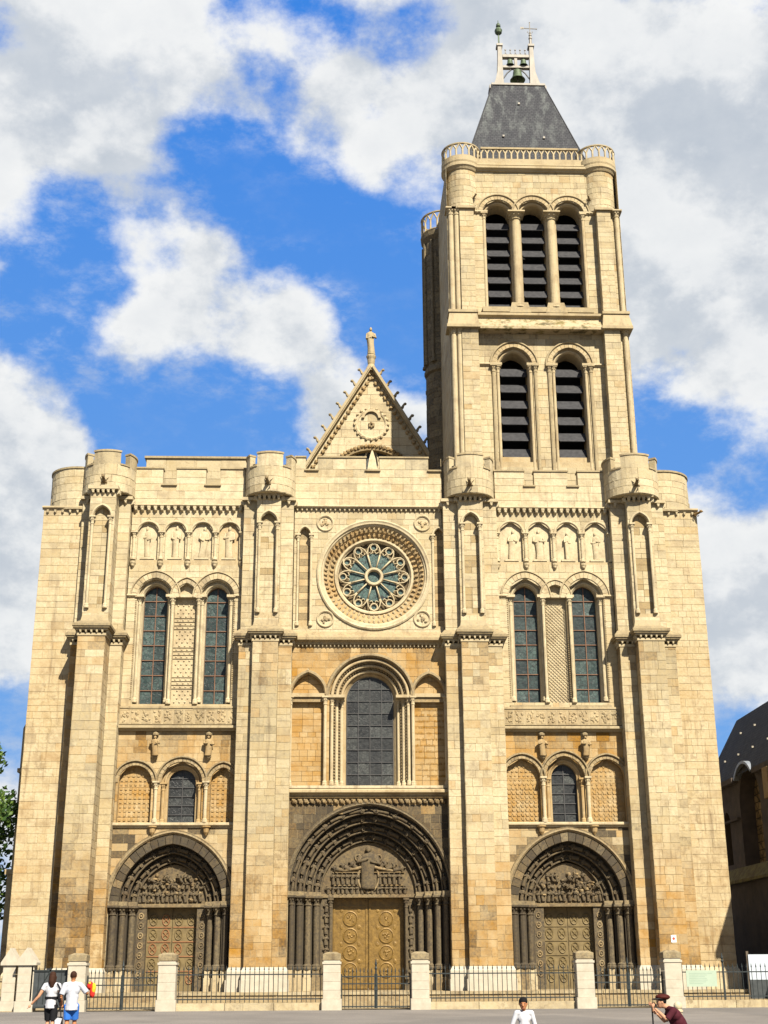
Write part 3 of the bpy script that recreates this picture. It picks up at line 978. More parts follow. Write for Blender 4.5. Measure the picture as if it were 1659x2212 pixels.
def buttress(cx, mh, s0, s1, ym, yu, z_split=17.05, ys=-.75):
    """two-storey pier: stepped plan, weathered offset half way, niche above"""
    o = MB(MID)
    o.box(cx - mh + .05, cx + mh - .05, ym + .06, .3, BASE, z_split)
    o.box(s0 + .05, s1 - .05, ys + .06, .3, BASE, z_split)
    part = o.build('buttress', 'stone', ROOT)
    mm = dict(colf=c_butt, bl=(.34, .66))
    # lower stage
    wall(front(ym), cx - mh, cx + mh, 1.8, z_split, seed=11, rough=.008, **mm)
    wall(side(cx - mh, -1), ym, ys, 1.8, z_split, seed=12, **mm)
    wall(side(cx + mh, 1), ym, ys, 1.8, z_split, seed=13, **mm)
    wall(front(ys), s0, cx - mh, 1.8, z_split, seed=14, **mm)
    wall(front(ys), cx + mh, s1, 1.8, z_split, seed=15, **mm)
    wall(side(s0, -1), ys, 0, 1.8, z_split, seed=16, **mm)
    wall(side(s1, 1), ys, 0, 1.8, z_split, seed=17, **mm)
    # pale plinth with a chamfered head
    pb = MB((.95, 0, .02))
    for (a, b, y) in ((cx - mh, cx + mh, ym), (s0, s1, ys)):
        e = .14
        pb.box(a - e, b + e, y - e, .1, BASE - .1, 1.25)
        pb.box(a - e * .72, b + e * .72, y - e * .72, .1, 1.25, 1.62)
        pb.frustum((a - e * .72, b + e * .72, y - e * .72, .1), 1.62, (a - .005, b + .005, y - .005, .1), 1.80)
    pb.build('plinth', 'clean_stone', part)
    # weathered cap: fillet, cornice and slope on main pier and on the flanking steps
    zt = z_split
    for main, (a, b, y, ya, ytop) in ((True, (cx - mh, cx + mh, ym, ys, yu)), (False, (s0, s1, ys, 0, -.5))):
        cb = MB((.40, .36, .12))
        e = .27
        dz = 0 if main else -.14
        cb.box(a - .04, b + .04, y - .04, .2, zt + dz - .02, zt + dz + .10, (.7, .10, .10))
        cb.box(a - e * .45, b + e * .45, y - e * .45, .2, zt + dz + .24, zt + dz + .34, (.55, .22, .1))
        cb.box(a - e * .8, b + e * .8, y - e * .8, .2, zt + dz + .34, zt + dz + .42)
        cb.box(a - e, b + e, y - e, .2, zt + dz + .42, zt + dz + .55)
        cb.frustum((a - e * .92, b + e * .92, y - e * .92, .2), zt + dz + .55, (a - .02, b + .02, min(ytop - .05, -.1), .2), zt + dz + .86)
        if main: cb.frustum((a - .02, b + .02, ytop - .05, .2), zt + .86, (a + .04, b - .04, ytop - .01, .2), zt + 1.15, (.6, .18, .1))
        cb.build('cap', 'stone', part)
        n = max(2, round((b - a) / .26))
        for i in range(n):
            link('corbel', CORBEL, part, (a + (b - a) * (i + .5) / n, y - .02, zt + dz + .09), (0, 0, 0), (.55, .55, .5))
        for sgn, X in ((-1, a), (1, b)):
            k = max(2, round((ya - y) / .26))
            for i in range(k):
                link('corbel', CORBEL, part, (X + sgn * .02, y + (ya - y) * (i + .5) / k, zt + dz + .09), (0, 0, sgn * pi / 2), (.55, .55, .5))
    # upper stage
    z0, z1 = 17.6, 24.62
    uu = dict(colf=c_up, bl=(.34, .66))
    nich = Arch(cx, 18.55, 23.30, .43, .42)
    mw = mh - .02
    wall(front(yu), cx - mw, cx + mw, z0, z1, [nich], seed=21, **uu)
    wall(side(cx - mw, -1), yu, -.5, z0, z1, seed=22, **uu)
    wall(side(cx + mw, 1), yu, -.5, z0, z1, seed=23, **uu)
    wall(front(-.5), s0 + .03, cx - mw, z0, z1, seed=24, **uu)
    wall(front(-.5), cx + mw, s1 - .03, z0, z1, seed=25, **uu)
    wall(side(s0 + .03, -1), -.5, 0, z0, z1, seed=26, **uu)
    wall(side(s1 - .03, 1), -.5, 0, z0, z1, seed=27, **uu)
    # niche: reveal, back of coursed stone, shafts and pointed hood
    rb = MB(PALE)
    sweep_arch(rb, cx, 18.55, 23.30, .43, .42, [(0, yu - .002), (0, yu + .24)], 10)
    pl = arch_poly(nich, .01, 10)
    rb.add([(x, yu + .27, z) for x, z in pl], [tuple(range(len(pl)))], MID)
    rb.build('niche', 'stone', part)
    r = random.Random(int(cx * 10)); z = 18.55
    while z < nich.top - .05:
        h = min(r.uniform(.26, .42), nich.top - .02 - z)
        a0 = nich.span(z + .001); a1 = nich.span(min(z + h, nich.top - .02)) or a0
        n = r.choice((1, 2, 2))
        for i in range(n):
            f = lambda s, t: s[0] + (s[1] - s[0]) * t
            cc = c_up(cx, z, r)
            if r.random() < .25: cc = (r.uniform(.1, .4), r.uniform(.1, .25), .2)
            block(front(yu + .24), f(a0, i / n), f(a0, (i + 1) / n), f(a1, i / n), f(a1, (i + 1) / n), z, z + h, cc, 1, r.uniform(-.005, .005))
        z += h
    hood(part, cx, 23.30, .43, .42, .14, .10, PALE, 'niche_arch', yu)
    for s in (-1, 1):
        column(cx + s * .45, yu - .04, 18.55, 23.34, .075, 'shaft', PALE, part, seg=8)
    # head: small corbel table and slab
    hb = MB((.7, .08, .08))
    hb.box(cx - mw - .12, cx + mw + .12, yu - .2, .3, z1 + .14, z1 + .34)
    hb.box(s0 - .08, s1 + .08, -.7, .3, z1 - .02, z1 + .14)
    hb.build('cornice', 'stone', part)
    for i in range(5):
        link('corbel', CORBEL, part, (cx - mw + (2 * mw) * (i + .5) / 5, yu + .01, z1 - .10), (0, 0, 0), (.85, .85, .8))
    for s, X in ((-1, cx - mw), (1, cx + mw)):
        for i in range(2): link('corbel', CORBEL, part, (X + s * .01, yu + .1 + .2 * i, z1 - .10), (0, 0, s * pi / 2), (.85, .85, .8))
    for s, X in ((-1, s0 + .03), (1, s1 - .03)):
        for i in range(2): link('corbel', CORBEL, part, (X + s * .01, -.4 + .25 * i, z1 - .26), (0, 0, s * pi / 2), (.85, .85, .8))
        link('corbel', CORBEL, part, (X - s * .25, -.49, z1 - .26), (0, 0, 0), (.85, .85, .8))
    return part


BUT = [(-13.70, .66, -14.95, -12.45, -2.15, -1.6), (-5.34, .63, -6.67, -4.05, -1.12, -.86), (5.04, .66, 3.62, 6.45, -1.18, -.88), (13.80, .66, 12.37, 15.2, -1.5, -1.0)]
BP = [buttress(*b) for b in BUT]


# ---- crenellated bartizans over the buttresses
def ring_block(mb, cx, cy, r0, r1, a0, a1, z0, z1, seg=6, col=None):
    v = []
    for r, z in ((r1, z0), (r1, z1), (r0, z1), (r0, z0)):
        for i in range(seg + 1):
            a = a0 + (a1 - a0) * i / seg
            v.append((cx + r * math.sin(a), cy - r * math.cos(a), z))
    n = seg + 1
    f = []
    for j in range(4):
        k = (j + 1) % 4
        for i in range(seg): f.append((j * n + i, j * n + i + 1, k * n + i + 1, k * n + i))
    f += [(0, n, 2 * n, 3 * n), (seg, 3 * n + seg, 2 * n + seg, n + seg)]
    mb.add(v, f, col)


def gargoyle(parent, loc, s=1.0, rz=0.0, col=(.4, .55, .3)):
    b = MB(col)
    b.tube([(0, .2, 0), (0, -.15, .0), (0, -.42, .05), (0, -.62, .12)], [.14, .13, .10, .09], 8)
    b.ball((0, -.72, .17), (.11, .15, .12), 8, 6)
    b.ball((0, -.86, .13), (.06, .09, .05), 6, 4)
    for q in (-1, 1):
        b.add([(q * .05, -.66, .26), (q * .12, -.66, .25), (q * .10, -.62, .37), (q * .08, -.70, .27)], [(0, 1, 2), (1, 3, 2), (3, 0, 2), (0, 3, 1)])
        b.tube([(q * .11, -.1, 0), (q * .16, -.28, -.14), (q * .12, -.42, -.10)], [.06, .05, .03], 6)
        b.add([(q * .12, .05, .10), (q * .12, -.25, .10), (q * .30, -.02, .32), (q * .12, .0, .14)], [(0, 1, 2), (1, 3, 2), (3, 0, 2), (0, 3, 1)])
    o = b.build('gargoyle', 'stone', parent)
    o.location = loc; o.rotation_euler = (R(8), 0, rz); o.scale = (s, s, s)
    return o


def bartizan(cx, cy, r, z0=24.85, zc=26.28, zt=27.08):
    o = MB(PALE)
    o.lathe(cx, cy, [(r - .30, z0 - .02), (r - .03, z0 - .02), (r - .03, zc - .1), (r - .34, zc - .1), (r - .34, z0 + .9), (.02, z0 + .9)], 40)
    part = o.build('bartizan', 'stone', ROOT)
    L = pi * r * .72
    masonry(cyl(cx, cy, r), -L, L, z0, zc, [], (.38, .44), (.75, 1.25), c_up, 3, int(cx * 3), .005)
    mer = [(0, 31), (82, 27), (-82, 27), (150, 24), (-150, 24)]
    for ac, hw in mer:
        b = MB(c_up(cx, 27, random))
        ring_block(b, cx, cy, r - .32, r, R(ac - hw), R(ac + hw), zc - .02, zt - .13, 6)
        ring_block(b, cx, cy, r - .36, r + .04, R(ac - hw) - .02, R(ac + hw) + .02, zt - .13, zt - .03, 6, (.5, .22, .12))
        b.build('merlon', 'stone', part)
    for i in range(len(mer)):
        pass
    b = MB((.45, .26, .12))
    for a0, a1 in ((31, 55), (-55, -31), (109, 126), (-126, -109)):
        ring_block(b, cx, cy, r - .36, r + .04, R(a0), R(a1), zc - .02, zc + .06, 4)
    b.build('coping', 'stone', part)
    gargoyle(part, (cx - .05, cy - r + .1, z0 + .45), .85, R(random.uniform(-12, 12)))
    return part


BART = [bartizan(-13.68, -.12, 1.33), bartizan(-5.32, -.12, 1.30), bartizan(5.06, -.12, 1.30), bartizan(13.66, -.12, 1.43)]


# ---- outer round turrets
def corner_turret(cx, cy, r, z0, z1):
    o = MB(PALE)
    o.lathe(cx, cy, [(r - .3, z0), (r - .03, z0), (r - .03, z1 - .02), (r - .3, z1 - .02)], 44)
    o.lathe(cx, cy, [(r - .02, z1 - .06), (r + .05, z1 - .06), (r + .05, z1 + .04), (r - .2, z1 + .06)], 44, col=(.42, .34, .1))
    o.lathe(cx, cy, [(r - .1, z0 - .14), (r + .1, z0 - .12), (r + .12, z0 - .02), (r, z0 + .04)], 44, col=(.6, .15, .1))
    o.box(cx - r * .62, cx + r * .62, cy - r * .62, cy + r * .62, z0 - .12, z1 - .3, (.5, .3, .1))
    part = o.build('corner_turret', 'stone', ROOT)
    masonry(cyl(cx, cy, r), -pi * r * .8, pi * r * .8, z0 + .04, z1 - .06, [], (.36, .44), (.8, 1.3), c_up, 3, 77, .005)
    return part


CT = [corner_turret(-15.36, 1.2, 1.58, 24.25, 26.45), corner_turret(15.40, 1.2, 1.60, 24.35, 26.5)]
for (x0, x1, z) in ((-16.9, -15.0, 23.85), (15.3, 16.95, 23.95)):
    corbels(x0, x1, z + .06, -.3, .42, .6)
string(-17.0, -14.95, 24.12, 24.30, .13, -.3, (.6, .12, .1))
string(15.2, 17.06, 24.22, 24.40, .13, -.3, (.6, .12, .1))
gargoyle(CT[1], (16.85, -.30, 24.10), .65, R(35), (.35, .4, .6))

# ---- parapets
def c_par(x, z, r):
    t, s, w = c_up(x, z, r)
    return (min(1, t + .1), s * .6 + (r.uniform(.1, .25) if z > 26.2 and r.random() < .4 else 0), w)


PY = -.06
def parapet(x0, x1, top, crenels, sill):
    holes = [Rect(a, b, sill, top + 1) for a, b in crenels]
    wall(front(PY), x0, x1, 24.5, top, holes, c_par, (.36, .46), (.8, 1.5), seed=31)
    o = MB(PALE)
    e = [x0] + [q for c in crenels for q in c] + [x1]
    o.box(x0, x1, PY + .04, PY + .46, 24.5, sill - .01)
    cp = []
    for a, b in zip(e[0::2], e[1::2]):
        if b - a < .05: continue
        o.box(a + .004, b - .004, PY + .03, PY + .44, sill - .02, top - .002)
        cp.append((a, b))
    part = o.build('parapet', 'stone', ROOT)
    b = MB((.45, .24, .1))
    for a, c in cp: b.box(a - .03, c + .03, PY - .06, PY + .5, top + .004, top + .09)
    for a, c in crenels: b.box(a - .06, c + .06, PY - .09, PY + .46, sill - .07, sill + .015)
    b.build('coping', 'stone', part)
    return part


parapet(-12.42, -6.66, 26.52, [(-10.96, -10.26), (-8.72, -7.97)], 25.66)
parapet(-4.06, 3.64, 27.22, [(-3.51, -2.88), (-.33, .37), (2.96, 3.62)], 26.55)
parapet(6.44, 12.36, 26.52, [(8.03, 8.55), (10.33, 10.87)], 25.74)
for (x0, x1) in (LX, RX):
    corbels(x0 + .02, x1 - .02, 24.12, 0, .33, 1.0)
    string(x0 - .01, x1 + .01, 24.40, 24.52, .16, PY, PALE)
string(CX[0], CX[1], 24.38, 24.52, .16, PY, PALE)
corbels(CX[0] + .02, CX[1] - .02, 24.22, 0, .25, .55)
# little carved block standing in the middle crenel
b = MB(PALE); b.frustum((-.26, .26, -.1, .3), 26.55, (-.17, .17, -.02, .22), 27.2); b.frustum((-.17, .17, -.02, .22), 27.2, (-.03, .03, .07, .13), 27.72)
b.build('pinnacle', 'stone', ROOT)

# ------------------------------------------------------------------ tall windows, blind arcades, niches
FIGS = []
for _i in range(6):
    _b = MB(PALE); figure(_b, 11 + _i); FIGS.append(shared(_b, 'carved_figure', 'stone', True))
FIGD = []
for _i in range(6):
    _b = MB(SOOT2); figure(_b, 31 + _i); FIGD.append(shared(_b, 'carved_figure', 'stone', True))
FIGW = []
for _i in range(3):
    _b = MB((.45, .25, .4)); figure(_b, 51 + _i); FIGW.append(shared(_b, 'carved_figure', 'stone', True))


def beads(mb, pts, y, r, step, col=None):
    """row of small studs along a line of (x, z) points"""
    acc = 0.0; last = pts[0]
    for p in pts[1:]:
        dx, dz = p[0] - last[0], p[1] - last[1]
        L = math.hypot(dx, dz)
        while acc <= L:
            t = acc / L if L else 0
            mb.ball((last[0] + dx * t, y, last[1] + dz * t), (r, r, r), 5, 4, col)
            acc += step
        acc -= L; last = p


def tall_window(a, side_, j):
    gl = Arch(a.cx + (.0 if side_ == 'L' else .03), a.zb + .02, a.zs, a.hw - .30, .12)
    b = MB(PALE)
    h = a.hw
    sweep_arch(b, a.cx, a.zb, a.zs, h, a.k, [(0, -.01), (0, .06), (-.04, .10), (-.04, .30), (-.12, .30), (-.16, .22), (-.22, .24), (-.27, .32), (-.30, .36), (-.30, .72)], 14)
    part = b.build('window_surround', 'stone', ROOT)
    # reveals of the inner order
    window(part, Arch(gl.cx, gl.zb, gl.zs, a.hw - .28, a.k), .62, 2, 8, 'glass_teal', 'lead', .02)
    for s in (-1, 1):
        column(a.cx + s * (h - .13), .16, a.zb + .1, a.zs + .03, .085, 'shaft', PALE, part, seg=8)
        bd = MB((.4, .4, .2))
        beads(bd, [(a.cx + s * (h + .05), a.zb + .25), (a.cx + s * (h + .05), a.zs - .1)], -.005, .035, .105)
        tag(bd.build('bead_moulding', 'stone', part), kind='stuff')
        ib = MB(PALE); ib.box(a.cx + s * (h - .13) - .22, a.cx + s * (h - .13) + .22, -.10, .36, a.zs - .01, a.zs + .12); ib.build('impost', 'stone', part)
    # arch stones and hood
    voussoirs(part, a, .03, .30, -.045, .06, 8, lambda: (random.uniform(.5, .9), random.choice((0, 0, .1, .25)), .12))
    hood(part, a.cx, a.zs, h + .31, a.k, .09, .09, (.6, .15, .1))
    st = MB((.45, .30, .1)); st.add([(a.cx - h - .1, -.12, a.zb - .14), (a.cx + h + .1, -.12, a.zb - .14), (a.cx + h + .1, .62, a.zb - .02), (a.cx - h - .1, .62, a.zb - .02), (a.cx - h - .1, -.12, a.zb - .26), (a.cx + h + .1, -.12, a.zb - .26), (a.cx + h + .1, .62, a.zb - .26), (a.cx - h - .1, .62, a.zb - .26)],
                                   [(0, 1, 2, 3), (0, 4, 5, 1), (1, 5, 6, 2), (0, 3, 7, 4)])
    st.build('sill', 'stone', part)


for sd in 'LR':
    x0, x1 = LX if sd == 'L' else RX
    for j, a in enumerate(TALL[sd]): tall_window(a, sd, j)
    m = TMID[sd]
    o = recess(m, .24, None, plain=(.7, .02, .12))
    # lattice of little studs on the blind panel
    lat = MB((.85, .0, .10))
    if sd == 'R':
        n = 30
        for i in range(-8, n):
            for s in (1, -1):
                za = m.zb + .1 + i * .19
                pts = []
                p = clip_poly([(m.cx - m.hw, za), (m.cx + m.hw, za + s * 2 * m.hw), (m.cx + m.hw, za + s * 2 * m.hw + .03), (m.cx - m.hw, za + .03)], arch_poly(Arch(m.cx, m.zb, m.zs - .3, m.hw, .01)))
                if len(p) > 2: lat.extr_y(p, .232, .262)
    else:
        z = m.zb + .15; k = 0
        while z < m.zs - .1:
            for i in range(4):
                x = m.cx - m.hw + .16 + i * .27 + (.135 if k % 2 else 0)
                if x < m.cx + m.hw - .08: lat.ball((x, .262, z), (.05, .05, .05), 6, 4)
            if (k // 4) % 2: lat.box(m.cx - m.hw, m.cx + m.hw, .225, .262, z - .09, z - .07)
            z += .19; k += 1
    tag(lat.build('lattice_relief', 'stone', o), kind='stuff')
    voussoirs(o, m, .02, .20, -.05, .04, 5, lambda: (random.uniform(.5, .9), random.choice((0, 0, .15)), .12))
    hood(o, m.cx, m.zs, m.hw + .20, m.k, .08, .09, (.6, .15, .1))
    ib = MB(PALE); ib.box(m.cx - m.hw - .1, m.cx + m.hw + .1, -.06, .22, m.zs - .02, m.zs + .12); ib.build('impost', 'stone', o)
    for s in (-1, 1):
        column(m.cx + s * (m.hw + .10), -.02, m.zb, m.zs, .08, 'shaft', PALE, o, seg=8)
    # string from the outer windows to the buttresses
    z = m.zs
    string(x0, TALL[sd][0].cx - TALL[sd][0].hw, z - .02, z + .12, .12, 0, PALE)
    string(TALL[sd][1].cx + TALL[sd][1].hw, x1, z - .02, z + .12, .12, 0, PALE)
    # frieze of the zodiac and its ledge
    zb = 12.86 if sd == 'L' else 12.84
    string(x0, x1, zb - .10, zb + .14, .30, 0, (.55, .22, .1), 'ledge', .05)
    fz = MB((.55, .16, .16)); fz.box(x0, x1, -.10, .02, zb + .22, zb + 1.02); fz.box(x0, x1, -.14, .02, zb + 1.02, zb + 1.12)
    fo = fz.build('frieze', 'stone', ROOT)
    nf = 11
    for i in range(nf):
        xa = x0 + (x1 - x0) * (i + .5) / nf
        q = MB((.55, random.choice((.08, .2, .34)), .2))
        q.box(xa - .22, xa + .22, -.115, -.08, zb + .28, zb + .31); q.box(xa - .22, xa + .22, -.115, -.08, zb + .92, zb + .95)
        q.box(xa - .21, xa + .21, -.106, -.09, zb + .30, zb + .93)
        for _ in range(13):
            q.ball((xa + random.uniform(-.17, .17), -.105, zb + random.uniform(.36, .88)), (random.uniform(.03, .09), .05, random.uniform(.04, .10)), 6, 5)
        q.build('relief_panel', 'stone', fo)
    # lower blind arcade with a small window in its middle arch
    A = LOW[sd]
    for i, a in enumerate(A):
        if i == 1:
            b = MB((.5, .12, .38))
            sweep_arch(b, a.cx, a.zb, a.zs, a.hw, a.k, [(0, -.01), (0, .28), (-.10, .28), (-.14, .22), (-.20, .24), (-.24, .30), (-.30, .34), (-.32, .34), (-.32, .66)], 14)
            o = b.build('window_surround', 'stone', ROOT)
            window(o, Arch(a.cx, a.zb + .0, a.zs, a.hw - .30, a.k), .58, 2, 6, 'glass_grey', 'bar', .018)
            for s in (-1, 1): column(a.cx + s * (a.hw - .10), .14, a.zb, a.zs, .085, 'shaft', (.5, .08, .45), o, seg=8)
        else:
            o = recess(a, .30, c_panel, plain=(.5, .05, .5), ch=(.24, .3), bl=(.28, .42), seed=5 + i)
            lat = MB((.45, .14, .55))
            rr = random.Random(i + 3)
            z = a.zb + .12
            while z < a.top - .15:
                s = a.span(z + .05)
                if s:
                    n = int((s[1] - s[0]) / .21)
                    for k in range(n):
                        x = s[0] + (s[1] - s[0]) * (k + .5) / n
                        if sd == 'L': lat.box(x - .055, x + .055, .268, .30, z, z + .10)
                        elif (z - a.zb) < 1.7: lat.extr_y([(x - .10, z), (x - .06, z), (x, z + .12), (x + .06, z), (x + .10, z), (x, z + .19)], .268, .30)
                        else: lat.extr_y([(x - .07, z + .06), (x, z), (x + .07, z + .06), (x, z + .12)], .272, .30)
                z += .21
            tag(lat.build('diaper_relief', 'stone', o), kind='stuff')
        soot = .30 if sd == 'L' else .34
        voussoirs(o, a, .02, .17, -.05, .05, 8, lambda: (random.uniform(.3, .6), random.uniform(.12, .4), .25))
        hood(o, a.cx, a.zs, a.hw + .18, a.k, .12, .14, (.4, .42, .2))
    # shared shafts between the arches
    xs = [A[0].cx - A[0].hw - .06, (A[0].cx + A[0].hw + A[1].cx - A[1].hw) / 2, (A[1].cx + A[1].hw + A[2].cx - A[2].hw) / 2, A[2].cx + A[2].hw + .04]
    for x in xs:
        if x0 + .08 < x < x1 - .04: column(x, -.07, A[0].zb, A[0].zs + .04, .085, 'colonnette', (.85, .03, .08))
    string(x0, x1, 8.12, 8.36, .18, 0, (.8, .08, .1), 'ledge')
    for x in (A[1].cx - 1.28, A[1].cx + 1.28):
        k = MB((.5, .15, .5)); k.lathe(x, -.12, [(.03, 7.75), (.13, 7.9), (.16, 8.1), (.22, 8.14), (.22, 8.2)], 10); k.build('corbel_bracket', 'stone', ROOT)
    # two small statues above the arcade
    for i, x in enumerate(((A[0].cx + A[1].cx) / 2 - .23 if sd == 'L' else (A[0].cx + A[1].cx) / 2 - .03, (A[1].cx + A[2].cx) / 2 + .24 if sd == 'L' else (A[1].cx + A[2].cx) / 2 + .03)):
        o = link('statue', FIGW[i], ROOT, (x, -.19, 11.52), (0, 0, R(random.uniform(-25, 25))), (1.25, 1.1, .98))
        k = MB((.4, .4, .2)); k.lathe(x, -.1, [(.04, 11.34), (.12, 11.42), (.16, 11.48), (.16, 11.53)], 8); k.build('statue_bracket', 'stone', ROOT); k = MB((.4, .4, .2)); k.lathe(x, -.08, [(.15, 12.54), (.16, 12.58), (.16, 12.64), (.04, 12.72)], 8); k.build('statue_canopy', 'stone', ROOT)
    # niches with standing saints
    for i, a in enumerate(NICH[sd]):
        o = recess(a, .13, None, plain=(.85, .0, .05 if i < 3 or sd == 'R' else .3))
        link('saint_figure', FIGS[(i * 2 + (sd == 'R')) % 6], o, (a.cx, .11, a.zb + .14), (0, R(random.uniform(-5, 5)), R(random.uniform(-35, 35))), (1.30 * random.uniform(.9, 1.15), .62, 1.66 * random.uniform(.92, 1.04)))
        bs = MB(PALE); bs.box(a.cx - .36, a.cx + .36, -.01, .13, a.zb + .04, a.zb + .14); bs.build('figure_base', 'stone', o)
        hood(o, a.cx, a.zs, a.hw + .02, 0, .12, .06, (.8, .03, .08))
    xs = [NICH[sd][0].cx - NICH[sd][0].hw - .17] + [(p.cx + q.cx) / 2 for p, q in zip(NICH[sd], NICH[sd][1:])] + [NICH[sd][3].cx + NICH[sd][3].hw + .15]
    for x in xs:
        column(x, -.01, 21.55, NICH[sd][0].zs + .02, .085, 'colonnette', PALE, seg=10)
        k = MB((.6, .15, .1)); k.lathe(x, -.02, [(.03, 21.1), (.09, 21.18), (.13, 21.3), (.16, 21.36), (.16, 21.46)], 8)
        k.ball((x, -.12, 21.24), (.07, .05, .07), 6, 5); k.build('carved_bracket', 'stone', ROOT)

# ------------------------------------------------------------------ middle bay
string(CX[0], CX[1], 17.12, 17.50, .34, 0, (.5, .26, .2), 'cornice', .32)
corbels(CX[0] + .02, CX[1] - .02, 16.98, 0, .20, .5)
string(CX[0], CX[1], 9.62, 9.90, .34, 0, (.6, .14, .2), 'cornice', .12)
string(CX[0], CX[1], 9.48, 9.60, .14, 0, (.4, .4, .4))
fl = MB((.4, .5, .4))
n = 26
for i in range(n):
    x = CX[0] + .1 + (CX[1] - CX[0] - .2) * (i + .5) / n
    fl2 = MB((.4, random.uniform(.35, .6), .4))
    fl2.ball((x, -.08, 9.36), (.12, .09, .11), 6, 5, jit=.2); fl2.ball((x + .08, -.10, 9.30), (.06, .06, .07), 5, 4, jit=.2); fl2.ball((x - .08, -.10, 9.42), (.06, .06, .06), 5, 4)
    fl2.build('carved_leaf', 'stone', ROOT)

# great window
a = CWIN
b = MB((.6, .06, .30))
sweep_arch(b, a.cx, a.zb, a.zs, a.hw, 0, [(0, -.01), (0, .22), (-.24, .22), (-.24, .45), (-.48, .45), (-.48, .66), (-.72, .66), (-.86, .85)], 20)
CW = b.build('window_surround', 'stone', ROOT)
window(CW, Arch(a.cx, a.zb + .04, a.zs, 1.17, 0), .80, 4, 9, 'glass_grey', 'bar', .016)
for i, (nn, y) in enumerate(((-.12, .10), (-.36, .33), (-.60, .56))):
    b = MB((.75, .04, .25))
    c = arch_curve(a.cx, a.zs, a.hw, 0, nn, 18)
    b.tube([(x, y, z) for x, z in c], .085, 8)
    b.build('roll_moulding', 'stone', CW, True)
    for s in (-1, 1): column(a.cx + s * (a.hw + nn), y, a.zb + .05, a.zs + .02, .08, 'shaft', (.8, .02, .15), CW, seg=8)
    if i < 2:
        b = MB((.4, .50, .3))
        c2 = arch_curve(a.cx, a.zs, a.hw, 0, nn - .12, 22)
        beads(b, [(a.cx - a.hw - nn + .12, a.zb + .3)] + c2 + [(a.cx + a.hw + nn - .12, a.zb + .3)], y + .09, .058, .15)
        tag(b.build('bead_moulding', 'stone', CW), kind='stuff')
hood(CW, a.cx, a.zs, a.hw + .02, 0, .20, .16, (.45, .38, .2), N=22)
for s in (-1, 1):
    b = MB((.7, .1, .15)); b.box(a.cx + s * (a.hw - .35) - .40, a.cx + s * (a.hw - .35) + .40, -.12, .62, a.zs - .02, a.zs + .12); b.build('impost', 'stone', CW)
st = MB((.9, .04, .05)); st.box(CX[0], CX[1], -.20, .9, 9.98, 10.10); st.build('sill', 'stone', CW)

for i, a in enumerate(CSIDE):
    o = recess(a, .24, c_panel, plain=(.6, .03, .45), ch=(.22, .34), bl=(.3, .7), seed=40 + i)
    hood(o, a.cx, a.zs, a.hw, a.k, .20, .15, (.45, .36, .25))
    b = MB((.65, .12, .2)); b.box(a.cx - a.hw - .05, a.cx + a.hw + .05, -.10, .26, a.zs - .10, a.zs + .08)
    b.box(a.cx - a.hw, a.cx + a.hw, .0, .26, a.zs - .34, a.zs - .10, (.4, .35, .35)); b.build('impost', 'stone', o)
    for s in (-1, 1): column(a.cx + s * (a.hw + .06), -.04, a.zb, a.zs - .06, .085, 'shaft', (.8, .02, .15), o, seg=8)
    if i == 1:                                   # incised inscription, worn away
        t = MB((.3, .30, .9))
        rr = random.Random(3)
        for r_ in range(12):
            z = 13.85 - r_ * .30
            x = a.cx - a.hw + .08 + (0 if r_ < 9 else rr.uniform(0, .3)); end = a.cx + a.hw - rr.choice((.06, .06, .1, .4))
            while x < end:
                wd = rr.uniform(.03, .07)
                if rr.random() < .86: t.box(x, x + wd, .229, .26, z + rr.uniform(0, .02), z + rr.uniform(.07, .12))
                x += wd + .022
        tag(t.build('worn_inscription', 'stone', o), kind='stuff')

# rose
RO = MB((.8, .05, .06))
rx, rz = ROSE
ring_sweep(RO, rx, rz, [(2.95, .01), (2.95, -.07), (2.88, -.11), (2.80, -.07), (2.72, -.06), (2.70, .02), (2.62, .05), (2.58, .14)], 72)
RP = RO.build('rose_window', 'stone', ROOT)
b = MB((.5, .12, .45)); ring_sweep(b, rx, rz, [(2.60, .12), (2.36, .22), (2.32, .30), (2.08, .42), (2.04, .44)], 72); b.build('splay', 'stone', RP)
b = MB((.85, .02, .1)); ring_sweep(b, rx, rz, [(2.06, .40), (2.02, .34), (1.94, .34), (1.90, .40), (1.88, .46), (1.84, .50), (1.84, .62)], 72); b.build('inner_ring', 'stone', RP)
for ring, (r0, y, n, sz) in enumerate(((2.48, .12, 64, .085), (2.20, .32, 52, .10))):
    for i in range(n):
        an = 2 * pi * i / n
        low = math.cos(an) < -.55
        q = MB((.5, random.uniform(.05, .4) if not low else random.uniform(.1, .2), random.uniform(.2, .7) if not low else .1))
        q.ball((0, 0, 0), (sz * .7, sz * (.7 if not low else .35), sz * 1.15), 6, 5, jit=.22)
        if not low: q.ball((sz * .3, -sz * .4, sz * .6), sz * .45, 5, 4, jit=.2)
        oo = q.build('rose_carving', 'stone', RP)
        oo.location = (rx + r0 * math.sin(an), y, rz + r0 * math.cos(an)); oo.rotation_euler = (0, an, 0)
# glass and tracery
b = MB((.1, .75, .3)); b.add([(rx + 1.86 * math.sin(2 * pi * i / 48), .66, rz + 1.86 * math.cos(2 * pi * i / 48)) for i in range(48)], [tuple(range(48))]); b.build('back_plate', 'stone', RP)


def rp(r, a): return (rx + r * math.sin(a), rz + r * math.cos(a))


def flat_piece(poly, y0, y1, name, mat, parent, col=PALE):
    q = MB(col); q.extr_y(poly, y0, y1); return q.build(name, mat, parent)


